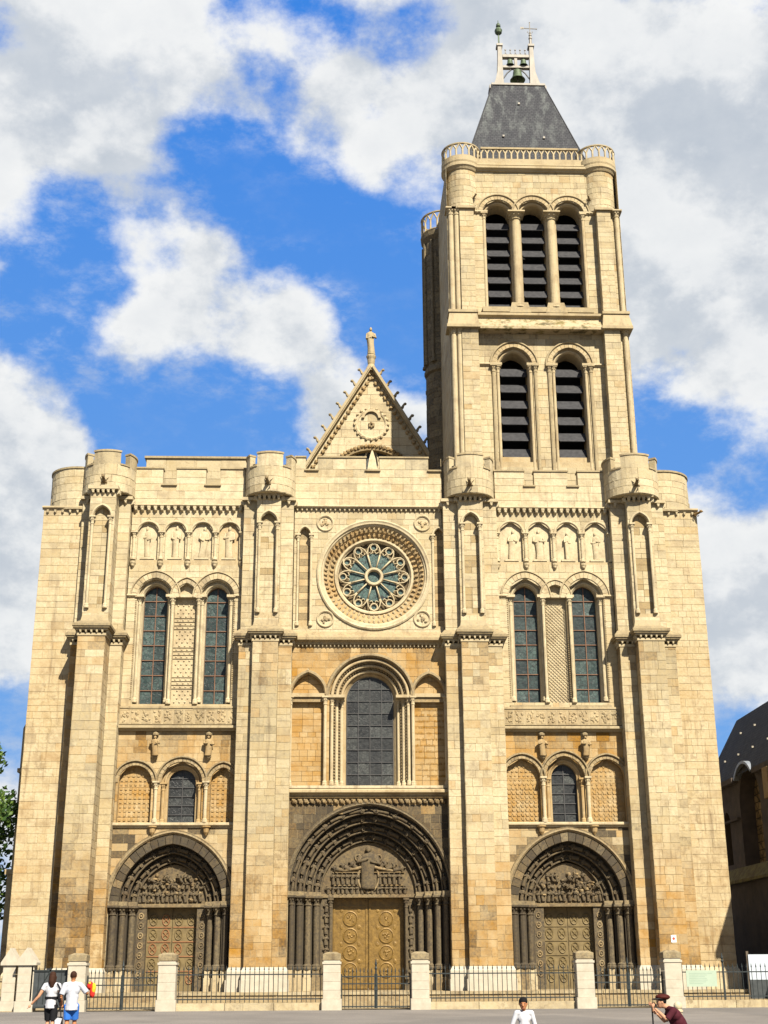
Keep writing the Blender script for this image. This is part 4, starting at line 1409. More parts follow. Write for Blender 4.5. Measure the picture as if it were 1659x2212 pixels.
flat_piece([rp(.33, 2 * pi * i / 24) for i in range(24)], .62, .64, 'pane', 'glass_rose', RP)
hub = MB(PALE); ring_sweep(hub, rx, rz, [(.32, .62), (.32, .44), (.37, .38), (.45, .38), (.49, .44), (.49, .62)], 36); hub.build('hub_ring', 'stone', RP)
for i in range(12):
    a0 = 2 * pi * i / 12
    w = pi / 12
    pet = [rp(.52, a0 - w * .72), rp(1.0, a0 - w * .86), rp(1.22, a0 - w * .82), rp(1.30, a0 - w * .55), rp(1.30, a0 - w * .2), rp(1.24, a0), rp(1.30, a0 + w * .2), rp(1.30, a0 + w * .55), rp(1.22, a0 + w * .82), rp(1.0, a0 + w * .86), rp(.52, a0 + w * .72)]
    flat_piece(pet, .60, .62, 'pane', 'glass_rose', RP)
    c = rp(1.60, a0)
    flat_piece([(c[0] + .135 * math.sin(2 * pi * k / 16), c[1] + .135 * math.cos(2 * pi * k / 16)) for k in range(16)], .60, .62, 'pane', 'glass_rose', RP)
    # spoke between two petals, forking into the lobes
    s = a0 + w
    q = MB(PALE)
    p0, p1 = rp(.47, s), rp(1.22, s)
    q.tube([(p0[0], .49, p0[1]), (p1[0], .49, p1[1])], [.034, .044], 6)
    q.build('spoke', 'stone', RP, True)
    q = MB(PALE)
    lobe = [rp(1.15, a0 - w * .97), rp(1.40, a0 - w * .90), rp(1.58, a0 - w * .72), rp(1.74, a0 - w * .42), rp(1.82, a0), rp(1.74, a0 + w * .42), rp(1.58, a0 + w * .72), rp(1.40, a0 + w * .90), rp(1.15, a0 + w * .97)]
    q.tube([(x, .50, z) for x, z in lobe], .034, 6); q.build('lobe_tracery', 'stone', RP, True)
    q = MB(PALE)
    q.tube([(c[0] + .175 * math.sin(2 * pi * k / 18), .52, c[1] + .175 * math.cos(2 * pi * k / 18)) for k in range(18)], .034, 6, closed=True)
    for sg in (-1, 1):
        m0 = rp(1.36, a0 + sg * w * .70); m1 = rp(1.27, a0 + sg * w * .35); m2 = rp(1.40, a0 + sg * w * .12)
        q.tube([(m0[0], .53, m0[1]), (m1[0], .53, m1[1]), (m2[0], .53, m2[1])], .026, 5)
    q.build('eye_tracery', 'stone', RP, True)
# lancets and medallions beside the rose
for i, a in enumerate(LANC):
    o = recess(a, .22, None, plain=(.6, .05, .25))
    z = a.zb; k = 0
    while z < a.zs:
        block(front(.22), a.cx - a.hw, a.cx + a.hw, a.cx - a.hw, a.cx + a.hw, z, min(z + .36, a.zs + .1), (.6, .0, .3) if k % 2 == 0 else (.3, .34, .2)); z += .36; k += 1
    hood(o, a.cx, a.zs, a.hw, a.k, .13, .10)
    for s in (-1, 1): column(a.cx + s * (a.hw + .07), -.03, a.zb, a.zs + .03, .065, 'shaft', PALE, o, seg=8)
for (x, z, dk) in ((-2.45, 23.58, 0), (2.60, 23.61, 0), (-2.40, 18.46, .4), (2.52, 18.48, .4)):
    b = MB((.75, .05, .1)); ring_sweep(b, x, z, [(.45, .0), (.45, -.05), (.41, -.08), (.36, -.05), (.34, .0)], 28)
    o = b.build('medallion', 'stone', ROOT)
    q = MB((.6, dk, .2))
    for _ in range(12):
        an, rr = random.uniform(0, 6.28), random.uniform(0, .24)
        q.ball((x + rr * math.sin(an), -.02, z + rr * math.cos(an)), (random.uniform(.04, .10), .05, random.uniform(.04, .1)), 6, 4)
    q.build('medallion_relief', 'stone', o)


# ------------------------------------------------------------------ portals
def portal(a, key, steps, tymp_hw, door_hw, orders_y, figs_per):
    cx, zs = a.cx, a.zs
    # stepped jambs and arch orders
    prof = [(0.16, -.10), (0.10, -.16), (0.0, -.12), (0, .0)]
    n = 0.0; y = 0.0
    geo = []
    for i in range(len(steps)):
        dn, dy = steps[i], orders_y[i]
        prof += [(n, y + dy), (n - dn, y + dy)]
        geo.append((n, dn, y, dy))
        n -= dn; y += dy
    prof += [(n, y + .35)]
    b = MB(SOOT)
    prof2 = prof[3:]
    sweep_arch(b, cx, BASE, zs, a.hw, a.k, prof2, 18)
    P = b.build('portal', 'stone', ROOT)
    b = MB((.5, .45, .25) if key != 'C' else (.4, .72, .2))
    sweep_arch(b, cx, zs + .05, zs + .05, a.hw, a.k, [(.02, .02), (-.02, -.06), (.05, -.13), (.12, -.10), (.18, -.12), (.20, .02)], 20)
    b.build('hood_mould', 'stone', P)
    ytym = y + .12
    if key != 'C':                                # broad plain outer order, its stones lighter here and there
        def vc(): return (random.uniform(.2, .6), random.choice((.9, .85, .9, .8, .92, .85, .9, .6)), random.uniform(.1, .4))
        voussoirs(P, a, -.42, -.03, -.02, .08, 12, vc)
    for i, (n0, dn, y0, dy) in enumerate(geo):
        yy = y0 + dy * .5
        # roll along the edge of the order
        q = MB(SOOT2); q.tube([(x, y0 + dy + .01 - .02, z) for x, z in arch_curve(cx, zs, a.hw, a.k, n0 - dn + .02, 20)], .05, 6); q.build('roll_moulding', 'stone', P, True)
        # carved figures riding up the arch
        if i == 0 and key != 'C':
            pass
        else:
            nn = n0 - dn * .45
            crv = arch_curve(cx, zs, a.hw, a.k, nn, figs_per)
            k = len(crv) - 1
            for j in range(k):
                (xa, za), (xb, zb) = crv[j], crv[j + 1]
                if j >= k / 2: (xa, za), (xb, zb) = (xb, zb), (xa, za)
                L = math.hypot(xb - xa, zb - za)
                an = math.atan2(xb - xa, zb - za)
                link('carved_figure', FIGD[(i * 3 + j) % 6], P, (xa, y0 + dy - .07, za), (0, an, 0), (dn * 1.75 * random.uniform(.9, 1.1), dn * 1.9, L * .94))
        # impost, column and its pedestal on both sides
        for s in (-1, 1):
            X = cx + s * (a.hw + n0 - dn * .5)
            column(X, y0 + dy * .55, BASE + .95, zs - .10, min(.15, dn * .36), 'column', (random.uniform(.3, .6), random.uniform(.74, .92), .2), P, seg=10)
            q = MB((.4, .55, .2)); e = dn * .5
            q.box(X - e - .03, X + e + .03, y0 + dy * .55 - .24, y0 + dy + .05, zs - .10, zs + .09); q.build('impost', 'stone', P)
            q = MB(random.choice(((.8, .12, .1), (.4, .55, .3), (.7, .2, .2))))
            q.box(X - e * .95, X + e * .95, y0 + dy * .55 - .22, y0 + dy + .1, BASE, BASE + .60); q.box(X - e * .8, X + e * .8, y0 + dy * .55 - .17, y0 + dy + .1, BASE + .60, BASE + .94); q.build('pedestal', 'stone', P)
    # tympanum
    T = Arch(cx, zs - .12, zs, a.hw + n + .02, a.k)
    pl = arch_poly(T, 0, 16)
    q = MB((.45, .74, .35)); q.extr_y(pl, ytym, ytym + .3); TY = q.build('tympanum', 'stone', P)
    rr = random.Random(ord(key))
    top = T.top - zs
    def rel(x, z, sx, sz, col=None):
        m = MB((.5, rr.uniform(.38, .68), .4)); m.ball((x, ytym - .02, z), (sx, .13, sz), 7, 5, jit=.18); return m
    if key == 'C':
        o = link('carved_figure', FIGD[2], TY, (cx, ytym - .12, zs + .25), (0, 0, 0), (2.6, 1.3, top * .82))
        q = MB((.5, .5, .35)); q.tube([(cx + .50 * math.sin(t) , ytym - .05, zs + .78 + .68 * math.cos(t)) for t in [2 * pi * k / 20 for k in range(20)]], .06, 6, closed=True); q.build('mandorla', 'stone', TY, True)
        q = MB((.5, .5, .35)); q.tube([(cx - 1.55, ytym - .03, zs + 1.05), (cx - .5, ytym - .1, zs + 1.22), (cx, ytym - .14, zs + 1.38), (cx + .5, ytym - .1, zs + 1.22), (cx + 1.55, ytym - .03, zs + 1.05)], [.05, .08, .09, .08, .05], 7); q.build('outstretched_arms', 'stone', TY, True)
        for row, (z, h, half) in enumerate(((zs + .02, .40, 1.95), (zs + .45, .58, 1.72))):
            x = cx - half
            while x < cx + half:
                if abs(x - cx) > .55 or row == 0:
                    link('carved_figure', FIGD[rr.randrange(6)], TY, (x, ytym - .04, z), (0, R(rr.uniform(-9, 9)), R(rr.uniform(-40, 40))), (.62, .9, h))
                x += rr.uniform(.20, .27)
        for s in (-1, 1):
            for k in range(3):
                link('carved_figure', FIGD[rr.randrange(6)], TY, (cx + s * (.45 + k * .38), ytym - .05, zs + 1.18 - .02 * k), (0, s * R(55 + 12 * k), 0), (.8, .9, .62))
            q = MB((.4, .62, .3)); q.tube([(cx + s * .50 + .14 * math.sin(t), ytym - .03, zs + 1.72 + .14 * math.cos(t)) for t in [2 * pi * k / 14 for k in range(14)]], .04, 5, closed=True); q.build('angel_wreath', 'stone', TY)
        q = MB((.4, .55, .4)); q.box(cx - 1.7, cx - .5, ytym - .08, ytym, zs + .41, zs + .46); q.box(cx + .5, cx + 1.7, ytym - .08, ytym, zs + .41, zs + .46); q.box(cx - 1.75, cx + 1.75, ytym - .08, ytym, zs + 1.02, zs + 1.06); q.build('relief_ledge', 'stone', TY)
    else:
        hw = T.hw
        for row, (z, h, half) in enumerate(((zs + .06, .56, hw * .93), (zs + .66, .42, hw * .80), (zs + .98, .46, hw * .52))):
            x = cx - half
            while x < cx + half:
                an = rr.uniform(-14, 14) if row == 0 else rr.uniform(-75, 75)
                link('carved_figure', FIGD[rr.randrange(6)], TY, (x, ytym - .04, z + (rr.uniform(0, .05))), (0, R(an), R(rr.uniform(-40, 40))), (.58, .95, h * rr.uniform(.85, 1.08)))
                x += rr.uniform(.17, .26)
        for _ in range(26):
            x = cx + rr.uniform(-hw * .8, hw * .8); z = zs + rr.uniform(.1, top * .75)
            s_ = T.span(z + .1)
            if s_ and s_[0] + .1 < x < s_[1] - .1: rel(x, z, rr.uniform(.06, .14), rr.uniform(.05, .12)).build('drapery_relief', 'stone', TY)
    # lintel and door jambs
    zl = zs - .12
    q = MB((.4, .6, .3)); q.box(cx - (a.hw + n), cx + (a.hw + n), ytym - .10, ytym + .35, zl - .02, zl + .14); q.build('lintel', 'stone', P)
    for s in (-1, 1):
        x0 = cx + s * door_hw; x1 = cx + s * (a.hw + n + .05)
        q = MB((.45, .80, .25)); q.box(min(x0, x1), max(x0, x1), ytym - .02, ytym + .6, BASE, zl - .02); J = q.build('door_jamb', 'stone', P)
        xm = (x0 + x1) / 2
        for k in range(7):
            z = BASE + .5 + (zl - BASE - .7) * (k + .5) / 7
            if key == 'R' or key == 'L':
                m = MB((.45, rr.uniform(.35, .7), .3)); m.tube([(xm + .11 * math.sin(t), ytym - .03, z + .13 * math.cos(t)) for t in [2 * pi * kk / 10 for kk in range(10)]], .035, 5, closed=True); m.ball((xm, ytym - .04, z), .055, 6, 4); m.build('jamb_scroll', 'stone', J)
            else:
                link('carved_figure', FIGD[(k + (s > 0) * 3) % 6], J, (xm, ytym - .05, z - .24), (0, 0, 0), (.7, .7, .48))
        if key == 'C':
            column(x0 + s * .10, ytym - .10, BASE + .5, zl - .05, .07, 'shaft', SOOT2, P, seg=8)
    # doors
    yd = ytym + .42
    dm = {'C': 'bronze', 'L': 'door_green', 'R': 'door_green'}[key]
    for s in (-1, 1):
        xa, xb = (cx - door_hw, cx - .012) if s < 0 else (cx + .012, cx + door_hw)
        q = MB(); q.box(xa, xb, yd, yd + .14, BASE + .02, zl - .03)
        D = q.build('door_leaf', dm, P)
        xm, w = (xa + xb) / 2, xb - xa
        H = zl - BASE
        if key == 'C':
            q = MB()
            for (u0, u1, v0, v1) in ((xa + .03, xa + .12, BASE + .08, zl - .08), (xb - .12, xb - .03, BASE + .08, zl - .08), (xa + .13, xb - .13, zl - .46, zl - .38), (xa + .13, xb - .13, BASE + .08, BASE + .2)):
                q.box(u0, u1, yd - .035, yd - .002, v0, v1)
            q.build('door_rail', 'bronze', D)
            for k in range(4):
                z = zl - .98 - k * .78
                q = MB(); ring_sweep(q, xm, z, [(.36, yd - .002), (.36, yd - .035), (.32, yd - .045), (.29, yd - .02), (.29, yd - .002)], 24)
                q2 = [(xm + .285 * math.sin(2 * pi * t / 20), z + .285 * math.cos(2 * pi * t / 20)) for t in range(20)]
                q.extr_y(q2, yd - .014, yd - .003)
                for _ in range(9):
                    an, rq = rr.uniform(0, 6.28), rr.uniform(0, .19); q.ball((xm + rq * math.sin(an), yd - .012, z + rq * math.cos(an)), (rr.uniform(.03, .07), .04, rr.uniform(.04, .09)), 6, 4)
                q.build('door_medallion', 'bronze', D, False)
                for (ux, uz) in ((-.42, .37), (.42, .37), (-.42, -.37), (.42, -.37)):
                    q = MB(); q.ball((xm + ux, yd - .005, z + uz), (.09, .018, .09), 6, 4, jit=.15); q.build('door_boss', 'bronze', D)
        else:
            nr = 5
            for k in range(nr):
                z = BASE + .25 + (H - .5) * (k + .5) / nr
                for u in (-.25, .25):
                    q = MB(); q.tube([(xm + u * w + .17 * math.sin(t), yd - .02, z + .24 * math.cos(t)) for t in [2 * pi * kk / 14 for kk in range(14)]], .028, 5, closed=True)
                    q.tube([(xm + u * w - .12, yd - .02, z - .12), (xm + u * w, yd - .03, z), (xm + u * w + .12, yd - .02, z + .12)], .022, 5)
                    q.tube([(xm + u * w - .12, yd - .02, z + .12), (xm + u * w, yd - .03, z), (xm + u * w + .12, yd - .02, z - .12)], .022, 5)
                    q.build('door_scroll', 'rust' if (key == 'L' and rr.random() < .3) else dm, D)
                if k:
                    q = MB(); q.box(xa + .04, xb - .04, yd - .035, yd - .002, z - (H - .5) / nr / 2 - .025, z - (H - .5) / nr / 2 + .025); q.build('door_strap', 'rust' if key == 'L' else dm, D)
    # dark void behind the doors and floor slab of the porch
    q = MB((.6, .3, .2)); q.box(cx - a.hw - .05, cx + a.hw + .05, -.1, yd + .3, BASE - .12, BASE + .012); q.build('threshold', 'stone', P)
    return P


portal(PORT['L'], 'L', [.42, .40, .40], 1.6, 1.19, [.10, .36, .36], 5)
portal(PORT['C'], 'C', [.32, .40, .40, .40], 2.2, 1.72, [.20, .36, .36, .36], 6)
portal(PORT['R'], 'R', [.42, .42, .42], 1.6, 1.20, [.10, .36, .36], 5)

# ------------------------------------------------------------------ roofs behind the parapet, stump of the lost tower
b = MB((.3, .4, .1))
b.box(-16.8, 16.9, .5, 12, 24.6, 25.0)
b.box(-16.8, 16.9, 11.9, 12.2, BASE, 25.0)
b.build('roof_terrace', 'stone', ROOT)
wall(front(3.0), -12.35, -6.6, 25.0, 28.32, [], c_up, (.38, .46), (.8, 1.5), seed=51)
b = MB((.5, .2, .1)); b.box(-12.35, -6.6, 3.06, 9.0, 25.0, 28.3); b.box(-12.45, -6.5, 2.9, 9.1, 28.32, 28.44, (.45, .28, .1)); b.build('tower_stump', 'stone', ROOT)

# ------------------------------------------------------------------ bell tower
TX0, TX1, TB = 4.45, 14.62, 9.8
BY = 2.0                                      # plane of the belfry walls
LOWB = [Arch(8.05, 27.9, 33.72, 1.02, .12), Arch(11.19, 27.9, 33.72, 1.02, .12)]
UPB = [Arch(7.48, 37.35, 43.58, .92, 0), Arch(9.55, 37.35, 43.58, .92, 0), Arch(11.64, 37.35, 43.58, .92, 0)]
tw = MB(MID)
tw.box(TX0 + .3, TX0 + 1.4, 2.2, TB - .1, 25, 46.6)
tw.box(TX1 - 1.4, TX1 - .3, 2.2, TB - .1, 25, 46.6)
tw.box(TX0 + .3, TX1 - .3, TB - 1.2, TB - .1, 25, 46.6)
tw.box(TX0 + .2, TX1 - .2, 2.15, TB - .05, 46.45, 46.9)
tw.box(TX0 + 1.3, TX1 - 1.3, 2.1, 2.9, 35.6, 37.3)
TOWER = tw.build('bell_tower', 'stone', ROOT)
q = MB(); q.box(TX0 + 1.45, TX1 - 1.45, 4.2, 4.4, 25, 46.4); q.build('dark_belfry', 'dark', TOWER)  # near-black sheet: darkness of the unlit inside put into its colour
wall(front(BY), 5.95, 13.25, 25.0, 35.7, LOWB, c_tower, bl=(.4, .8), seed=61)
wall(front(BY), 5.95, 13.25, 36.7, 46.5, UPB, c_tower, bl=(.4, .8), seed=62)
wall(side(TX0, -1), 1.75, TB, 25, 46.5, [], c_tower, (.36, .46), (.6, 1.2), seed=63)
wall(side(TX1, 1), 1.75, TB, 25, 46.5, [], c_tower, (.36, .46), (.6, 1.2), seed=64)
wall(back(TB), TX0, TX1, 25, 46.5, [], c_tower, (.4, .5), (.9, 1.6), seed=65)
# corner piers, stepped in plan
for (z0, z1, e) in ((25.0, 35.75, .10), (36.75, 43.55, 0.0)):
    for sgn, xo, xi in ((-1, TX0, 5.98), (1, TX1, 13.22)):
        xm = 5.15 if sgn < 0 else 14.02
        a0, a1 = min(xm, xi), max(xm, xi)
        wall(front(1.5 - e), a0 - e * .5, a1 + e * .5, z0, z1, [], c_tower, bl=(.4, .7), seed=66)
        wall(side(xi - sgn * e * .5, -sgn), 1.5 - e, BY, z0, z1, [], c_tower, bl=(.4, .6), seed=67)
        wall(side(xm + sgn * e * .5, sgn), 1.5 - e, 1.8, z0, z1, [], c_tower, bl=(.4, .6), seed=68)
        c0, c1 = min(xo, xm), max(xo, xm)
        wall(front(1.8 - e), c0, c1, z0, z1, [], c_tower, bl=(.3, .5), seed=69)
        p = MB(MID); p.box(a0, a1, 1.6 - e, 2.3, z0, z1); p.box(c0 + .05, c1 - .05, 1.9 - e, 2.3, z0, z1); p.build('corner_pier', 'stone', TOWER)
        if sgn < 0:
            for x in (4.66, 4.99): column(x, 1.70 - e, z0, z1 + .1, .15, 'shaft', (.7, .06, .1), TOWER, seg=10)
        else:
            column(14.40, 1.72 - e, z0, z1 + .1, .14, 'shaft', (.7, .06, .1), TOWER, seg=10)
        p = MB((.5, .18, .1)); p.box(c0 - .1, c1 + .1, 1.52 - e, 2.3, z1, z1 + .14); p.box(a0 - .12 - e * .5, a1 + .12 + e * .5, 1.36 - e, 2.3, z1 + .01, z1 + .16); p.build('pier_cap', 'stone', TOWER)
# band between the two belfries: weathered, lichen covered slope
m_l, w, bs = new_mat('lichen_stone')
geo = w.n('ShaderNodeNewGeometry'); p = geo.outputs['Position']
c = w.mix(w.rng(w.noise(p, 2.2, 6, .65), .48, .62, 0, 1), (0.26, 0.205, 0.12), (0.115, 0.088, 0.024))
c = w.mix(w.rng(w.noise(p, 1.1, 6, .7), .55, .68, 0, .85), c, (0.04, 0.034, 0.02))
w.link(c, bs.inputs['Base Color']); bs.inputs['Roughness'].default_value = .95
bump(w, bs, w.noise(p, 14, 5), .6, .03)
M['lichen'] = m_l
q = MB(); q.add([(5.98, 1.30, 35.70), (13.22, 1.30, 35.70), (13.22, 1.30, 35.86), (5.98, 1.30, 35.86), (5.98, 1.92, 36.62), (13.22, 1.92, 36.62), (5.98, 2.1, 35.70), (13.22, 2.1, 35.70), (5.98, 2.1, 36.62), (13.22, 2.1, 36.62)],
                [(0, 1, 2, 3), (3, 2, 5, 4), (6, 7, 1, 0), (4, 5, 9, 8), (0, 3, 4, 8, 6), (1, 7, 9, 5, 2)]); q.build('weathering', 'lichen', TOWER)
string(5.98, 13.22, 36.60, 36.92, .30, BY, (.5, .2, .12), 'string_course', .03, TOWER)
for i in range(52): link('corbel', CORBEL, TOWER, (6.0 + 7.2 * (i + .5) / 52, BY - .02, 36.50), (0, 0, 0), (.5, .5, .4))
for sgn, xo, xi in ((-1, TX0, 5.98), (1, TX1, 13.22)):
    a0, a1 = min(xo, xi), max(xo, xi)
    q = MB((.5, .16, .1)); q.frustum((a0 - .16, a1 + (.1 if sgn < 0 else .16), 1.22, 2.3), 35.88, (a0 - .02, a1 + .02, 1.46, 2.3), 36.75); q.box(a0 - .2, a1 + .16, 1.16, 2.3, 35.72, 35.89); q.box(a0 - .08, a1 + .08, 1.38, 2.3, 36.76, 36.92); q.build('offset', 'stone', TOWER)

LV = {}
def louvre(parent, cx, hw, z, y):
    key = round(hw, 2)
    if key not in LV:
        q = MB(); w = hw
        # sloping board, its front corners cut away
        pts = [(-w, .16), (-w, .42), (w, .42), (w, .16), (w - .09, .06), (-w + .09, .06)]
        def zz(y): return -(.42 - y) * 1.75
        v = [(x, yy, zz(yy)) for x, yy in pts] + [(x, yy + .05, zz(yy) - .03) for x, yy in pts]
        n = len(pts)
        q.add(v, [tuple(range(n)), tuple(range(2 * n - 1, n - 1, -1))] + [(i, (i + 1) % n, n + (i + 1) % n, n + i) for i in range(n)])
        LV[key] = shared(q, 'louvre', 'louvre')
    link('louvre', LV[key], parent, (cx, y, z), (0, 0, 0))


def belfry(a, tiers, zfirst, zlast, order, parent=None, sillz=None, pier=True):
    cx = a.cx
    q = MB((.65, .05, .18))
    sweep_arch(q, cx, a.zb, a.zs, a.hw, a.k, [(0, BY - .01), (0, BY + .20), (-.06, BY + .20), (-.10, BY + .14), (-.16, BY + .16), (-order + .02, BY + .24), (-order, BY + .28), (-order, BY + 1.2)], 14)
    B = q.build('belfry_opening', 'stone', TOWER)
    voussoirs(B, a, .02, .24, BY - .06, BY + .05, 8, lambda: (random.uniform(.4, .8), random.uniform(0, .2), .2))
    hood(B, cx, a.zs, a.hw + .25, a.k, .13, .13, (.5, .25, .12), y=BY)
    hw = a.hw - order
    for i in range(tiers):
        louvre(B, cx, hw - .01, zfirst + (zlast - zfirst) * i / (tiers - 1), BY + .30)
    return B


for a in LOWB:
    B = belfry(a, 6, 28.95, 33.85, .22)
    q = MB((.6, .05, .25)); q.box(a.cx - .81, a.cx + .81, BY + .30, BY + .9, 27.85, 28.3); q.build('sill', 'stone', B)
    for s in (-1, 1):
        column(a.cx + s * (a.hw - .10), BY + .05, 26.5, a.zs, .09, 'shaft', (.7, .05, .15), B, seg=8)
        column(a.cx + s * (a.hw + .16), BY - .04, 26.5, a.zs, .10, 'shaft', (.45, .25, .1), B, seg=8)
        q = MB((.55, .15, .1)); q.box(a.cx + s * a.hw - .32, a.cx + s * a.hw + .32, BY - .16, BY + .3, a.zs - .02, a.zs + .13); q.build('impost', 'stone', B)
for a in UPB:
    B = belfry(a, 7, 38.0, 43.35, .21)
for i in range(2):                                # round piers between the upper openings
    x = (UPB[i].cx + UPB[i + 1].cx) / 2
    column(x, BY + .12, 37.35, 43.62, .25, 'belfry_pier', (.6, .06, .12), TOWER, seg=16)
    q = MB((.5, .25, .12)); q.frustum((x - .62, x + .62, BY - .28, BY + .4), 36.95, (x - .46, x + .46, BY - .22, BY + .4), 37.62); q.build('pier_base', 'stone', TOWER)
for x in (UPB[0].cx - .84, UPB[2].cx + .84):
    column(x, BY + .05, 37.0, 43.62, .10, 'shaft', (.7, .05, .15), TOWER, seg=8)
for x0, x1 in ((5.98, UPB[0].cx - .62), (UPB[2].cx + .62, 13.22)):
    string(x0, x1, 43.55, 43.72, .14, BY, PALE, 'impost', 0, TOWER)
string(5.98, 6.9, 33.68, 33.84, .14, BY, PALE, 'impost', 0, TOWER)
string(12.4, 13.22, 33.68, 33.84, .14, BY, PALE, 'impost', 0, TOWER)
q = MB((.5, .2, .1)); q.box(UPB[0].cx - 1.1, UPB[2].cx + 1.1, BY - .22, BY + .9, 37.02, 37.33); q.build('sill', 'stone', TOWER)
# carved beasts at the springing of the upper stage
for x, rz in ((6.02, 20), (12.95, -20)): gargoyle(TOWER, (x, 1.95, 44.55), .55, R(rz), (.35, .45, .3))

# round corner turrets, cornice and balustrade
TC = [(5.45, 2.62), (13.60, 2.62)]
for (x, y) in TC:
    q = MB(MID); q.lathe(x, y, [(.95, 43.6), (.95, 46.5)], 28); q.build('corner_turret', 'stone', TOWER)
    masonry(cyl(x, y, .99), -pi * .75, pi * .75, 43.72, 46.36, [], (.34, .42), (.5, .9), c_tower, 3, 71, .004)
    q = MB((.6, .12, .12)); q.lathe(x, y, [(.96, 46.34), (1.05, 46.38), (1.12, 46.50), (1.20, 46.58), (1.20, 46.74), (1.14, 46.80), (1.18, 46.92), (1.18, 47.22), (1.0, 47.24), (.3, 47.0)], 36); q.build('turret_cornice', 'stone', TOWER)
string(6.3, 12.8, 46.42, 46.72, .26, BY, (.6, .14, .12), 'cornice', 0, TOWER)
string(6.3, 12.8, 46.74, 46.92, .14, BY, (.6, .14, .12), 'cornice', 0, TOWER)


def balustrade(pts_fn, n, z0, z1, parent, closed=False, col=(.75, .05, .1)):
    """row of little Y-shaped posts carrying a rail; pts_fn(t) gives (x, y) for t in 0..n"""
    h = z1 - z0
    for i in range(n if closed else n + 1):
        x, y = pts_fn(i)
        q = MB(col)
        q.tube([(x, y, z0), (x, y, z0 + h * .62)], .062, 6)
        for d in (-.5, .5):
            if not closed and ((i == 0 and d < 0) or (i == n and d > 0)): continue
            xe, ye = pts_fn(i + d)
            xm, ym = pts_fn(i + d * .45)
            q.tube([(x, y, z0 + h * .50), (xm, ym, z0 + h * .72), (xe, ye, z0 + h * .93)], .052, 5)
        q.build('baluster', 'stone', parent)
    q = MB((.55, .2, .12))
    N = n * (3 if closed else 1)
    if closed:
        pp = [pts_fn(n * i / N) for i in range(N)]
        q.tube([(x, y, z1 - .04) for x, y in pp], .075, 6, closed=True); q.tube([(x, y, z0 + .03) for x, y in pp], .06, 6, closed=True)
    else:
        (xa, ya), (xb, yb) = pts_fn(0), pts_fn(n)
        q.box(xa - .02, xb + .02, ya - .09, ya + .09, z1 - .10, z1 + .02); q.box(xa - .02, xb + .02, ya - .08, ya + .08, z0 - .02, z0 + .06)
    q.build('rail', 'stone', parent)


q = MB((.6, .12, .12)); q.box(6.4, 12.65, 2.02, 2.3, 46.9, 47.36); q.build('balustrade_base', 'stone', TOWER)
balustrade(lambda t: (6.62 + 5.82 * t / 16, 2.15), 16, 47.36, 48.20, TOWER)
for (x, y) in TC:
    balustrade(lambda t, x=x, y=y: (x + 1.10 * math.sin(2 * pi * t / 18), y - 1.10 * math.cos(2 * pi * t / 18)), 18, 47.22, 48.12, TOWER, True)
for xx in (TX0 + .2, TX1 - .2):
    pass

# slate roof: truncated pyramid
RB, RT = (5.55, 13.45, 2.75, 10.2), (7.92, 11.22, 5.25, 7.7)
ZB, ZT = 46.95, 55.15
me = bpy.data.meshes.new('tower_roof')
vv = [(RB[0], RB[2], ZB), (RB[1], RB[2], ZB), (RB[1], RB[3], ZB), (RB[0], RB[3], ZB), (RT[0], RT[2], ZT), (RT[1], RT[2], ZT), (RT[1], RT[3], ZT), (RT[0], RT[3], ZT)]
ff = [(0, 1, 5, 4), (1, 2, 6, 5), (2, 3, 7, 6), (3, 0, 4, 7), (4, 5, 6, 7)]
me.from_pydata(vv, [], ff)
uv = me.uv_layers.new(name='UVMap')
for pl in me.polygons:
    for li in pl.loop_indices:
        co = Vector(vv[me.loops[li].vertex_index]); k = pl.index
        uv.data[li].uv = ((co.x if k in (0, 2, 4) else co.y), co.z if k < 4 else co.y)
me.materials.append(M['slate'])
ROOF = link('tower_roof', me, ROOT)
q = MB()
for i in range(4): q.tube([vv[i], vv[i + 4]], .04, 6)
q.build('hip_flashing', 'louvre', ROOF)
for (x, z) in ((8.25, 50.1), (10.75, 50.0), (9.45, 53.2)):
    y = 2.75 + (z - ZB) / (ZT - ZB) * 2.5
    q = MB(); q.box(x - .06, x + .06, y - .10, y + .1, z, z + .12); q.build('roof_hook', 'lead_roof', ROOF)
# bell cage on the roof platform
q = MB(); q.box(RT[0] - .08, RT[1] + .08, RT[2] - .08, RT[3] + .08, ZT - .02, ZT + .12); q.box(RT[0] + .7, RT[1] - .7, RT[2] + .3, RT[3] - .3, ZT + .12, ZT + .3)
CAGE = q.build('bell_cage', 'lead_roof', ROOF)
yc = 6.1
kz = (yc + 64.31) / (6.5 + 64.31)
def cz(z): return 1.6 + (z - 1.6) * kz
def cxx(x): return -1.81 + (x + 1.81) * kz
zt = cz(59.1)
for s, xt, xb in ((-1, cxx(8.63), cxx(8.36)), (1, cxx(10.72), cxx(11.02))):
    # curved foot rising into a square post
    foot = .62
    outer = [(xb + s * foot * .62, ZT + .1), (xb + s * foot * .38, ZT + .45), (xb + s * foot * .12, ZT + .95), (xt + s * .20, ZT + 1.6), (xt + s * .14, zt - .8), (xt + s * .12, zt)]
    inner = [(xt - s * .12, zt), (xt - s * .14, zt - .8), (xt - s * .16, ZT + 1.6), (xt - s * .20, ZT + .1)]
    q = MB(); q.extr_y(outer + inner, yc - .2, yc + .2)
    q.box(min(xb - s * .3, xb + s * .52), max(xb - s * .3, xb + s * .52), yc - .42, yc + .42, ZT + .1, ZT + .36)
    q.box(xt - .2, xt + .2, yc - .26, yc + .26, zt - .04, zt + .12)
    q.build('cage_post', 'lead_roof', CAGE)
xl, xr = cxx(8.80), cxx(10.55)
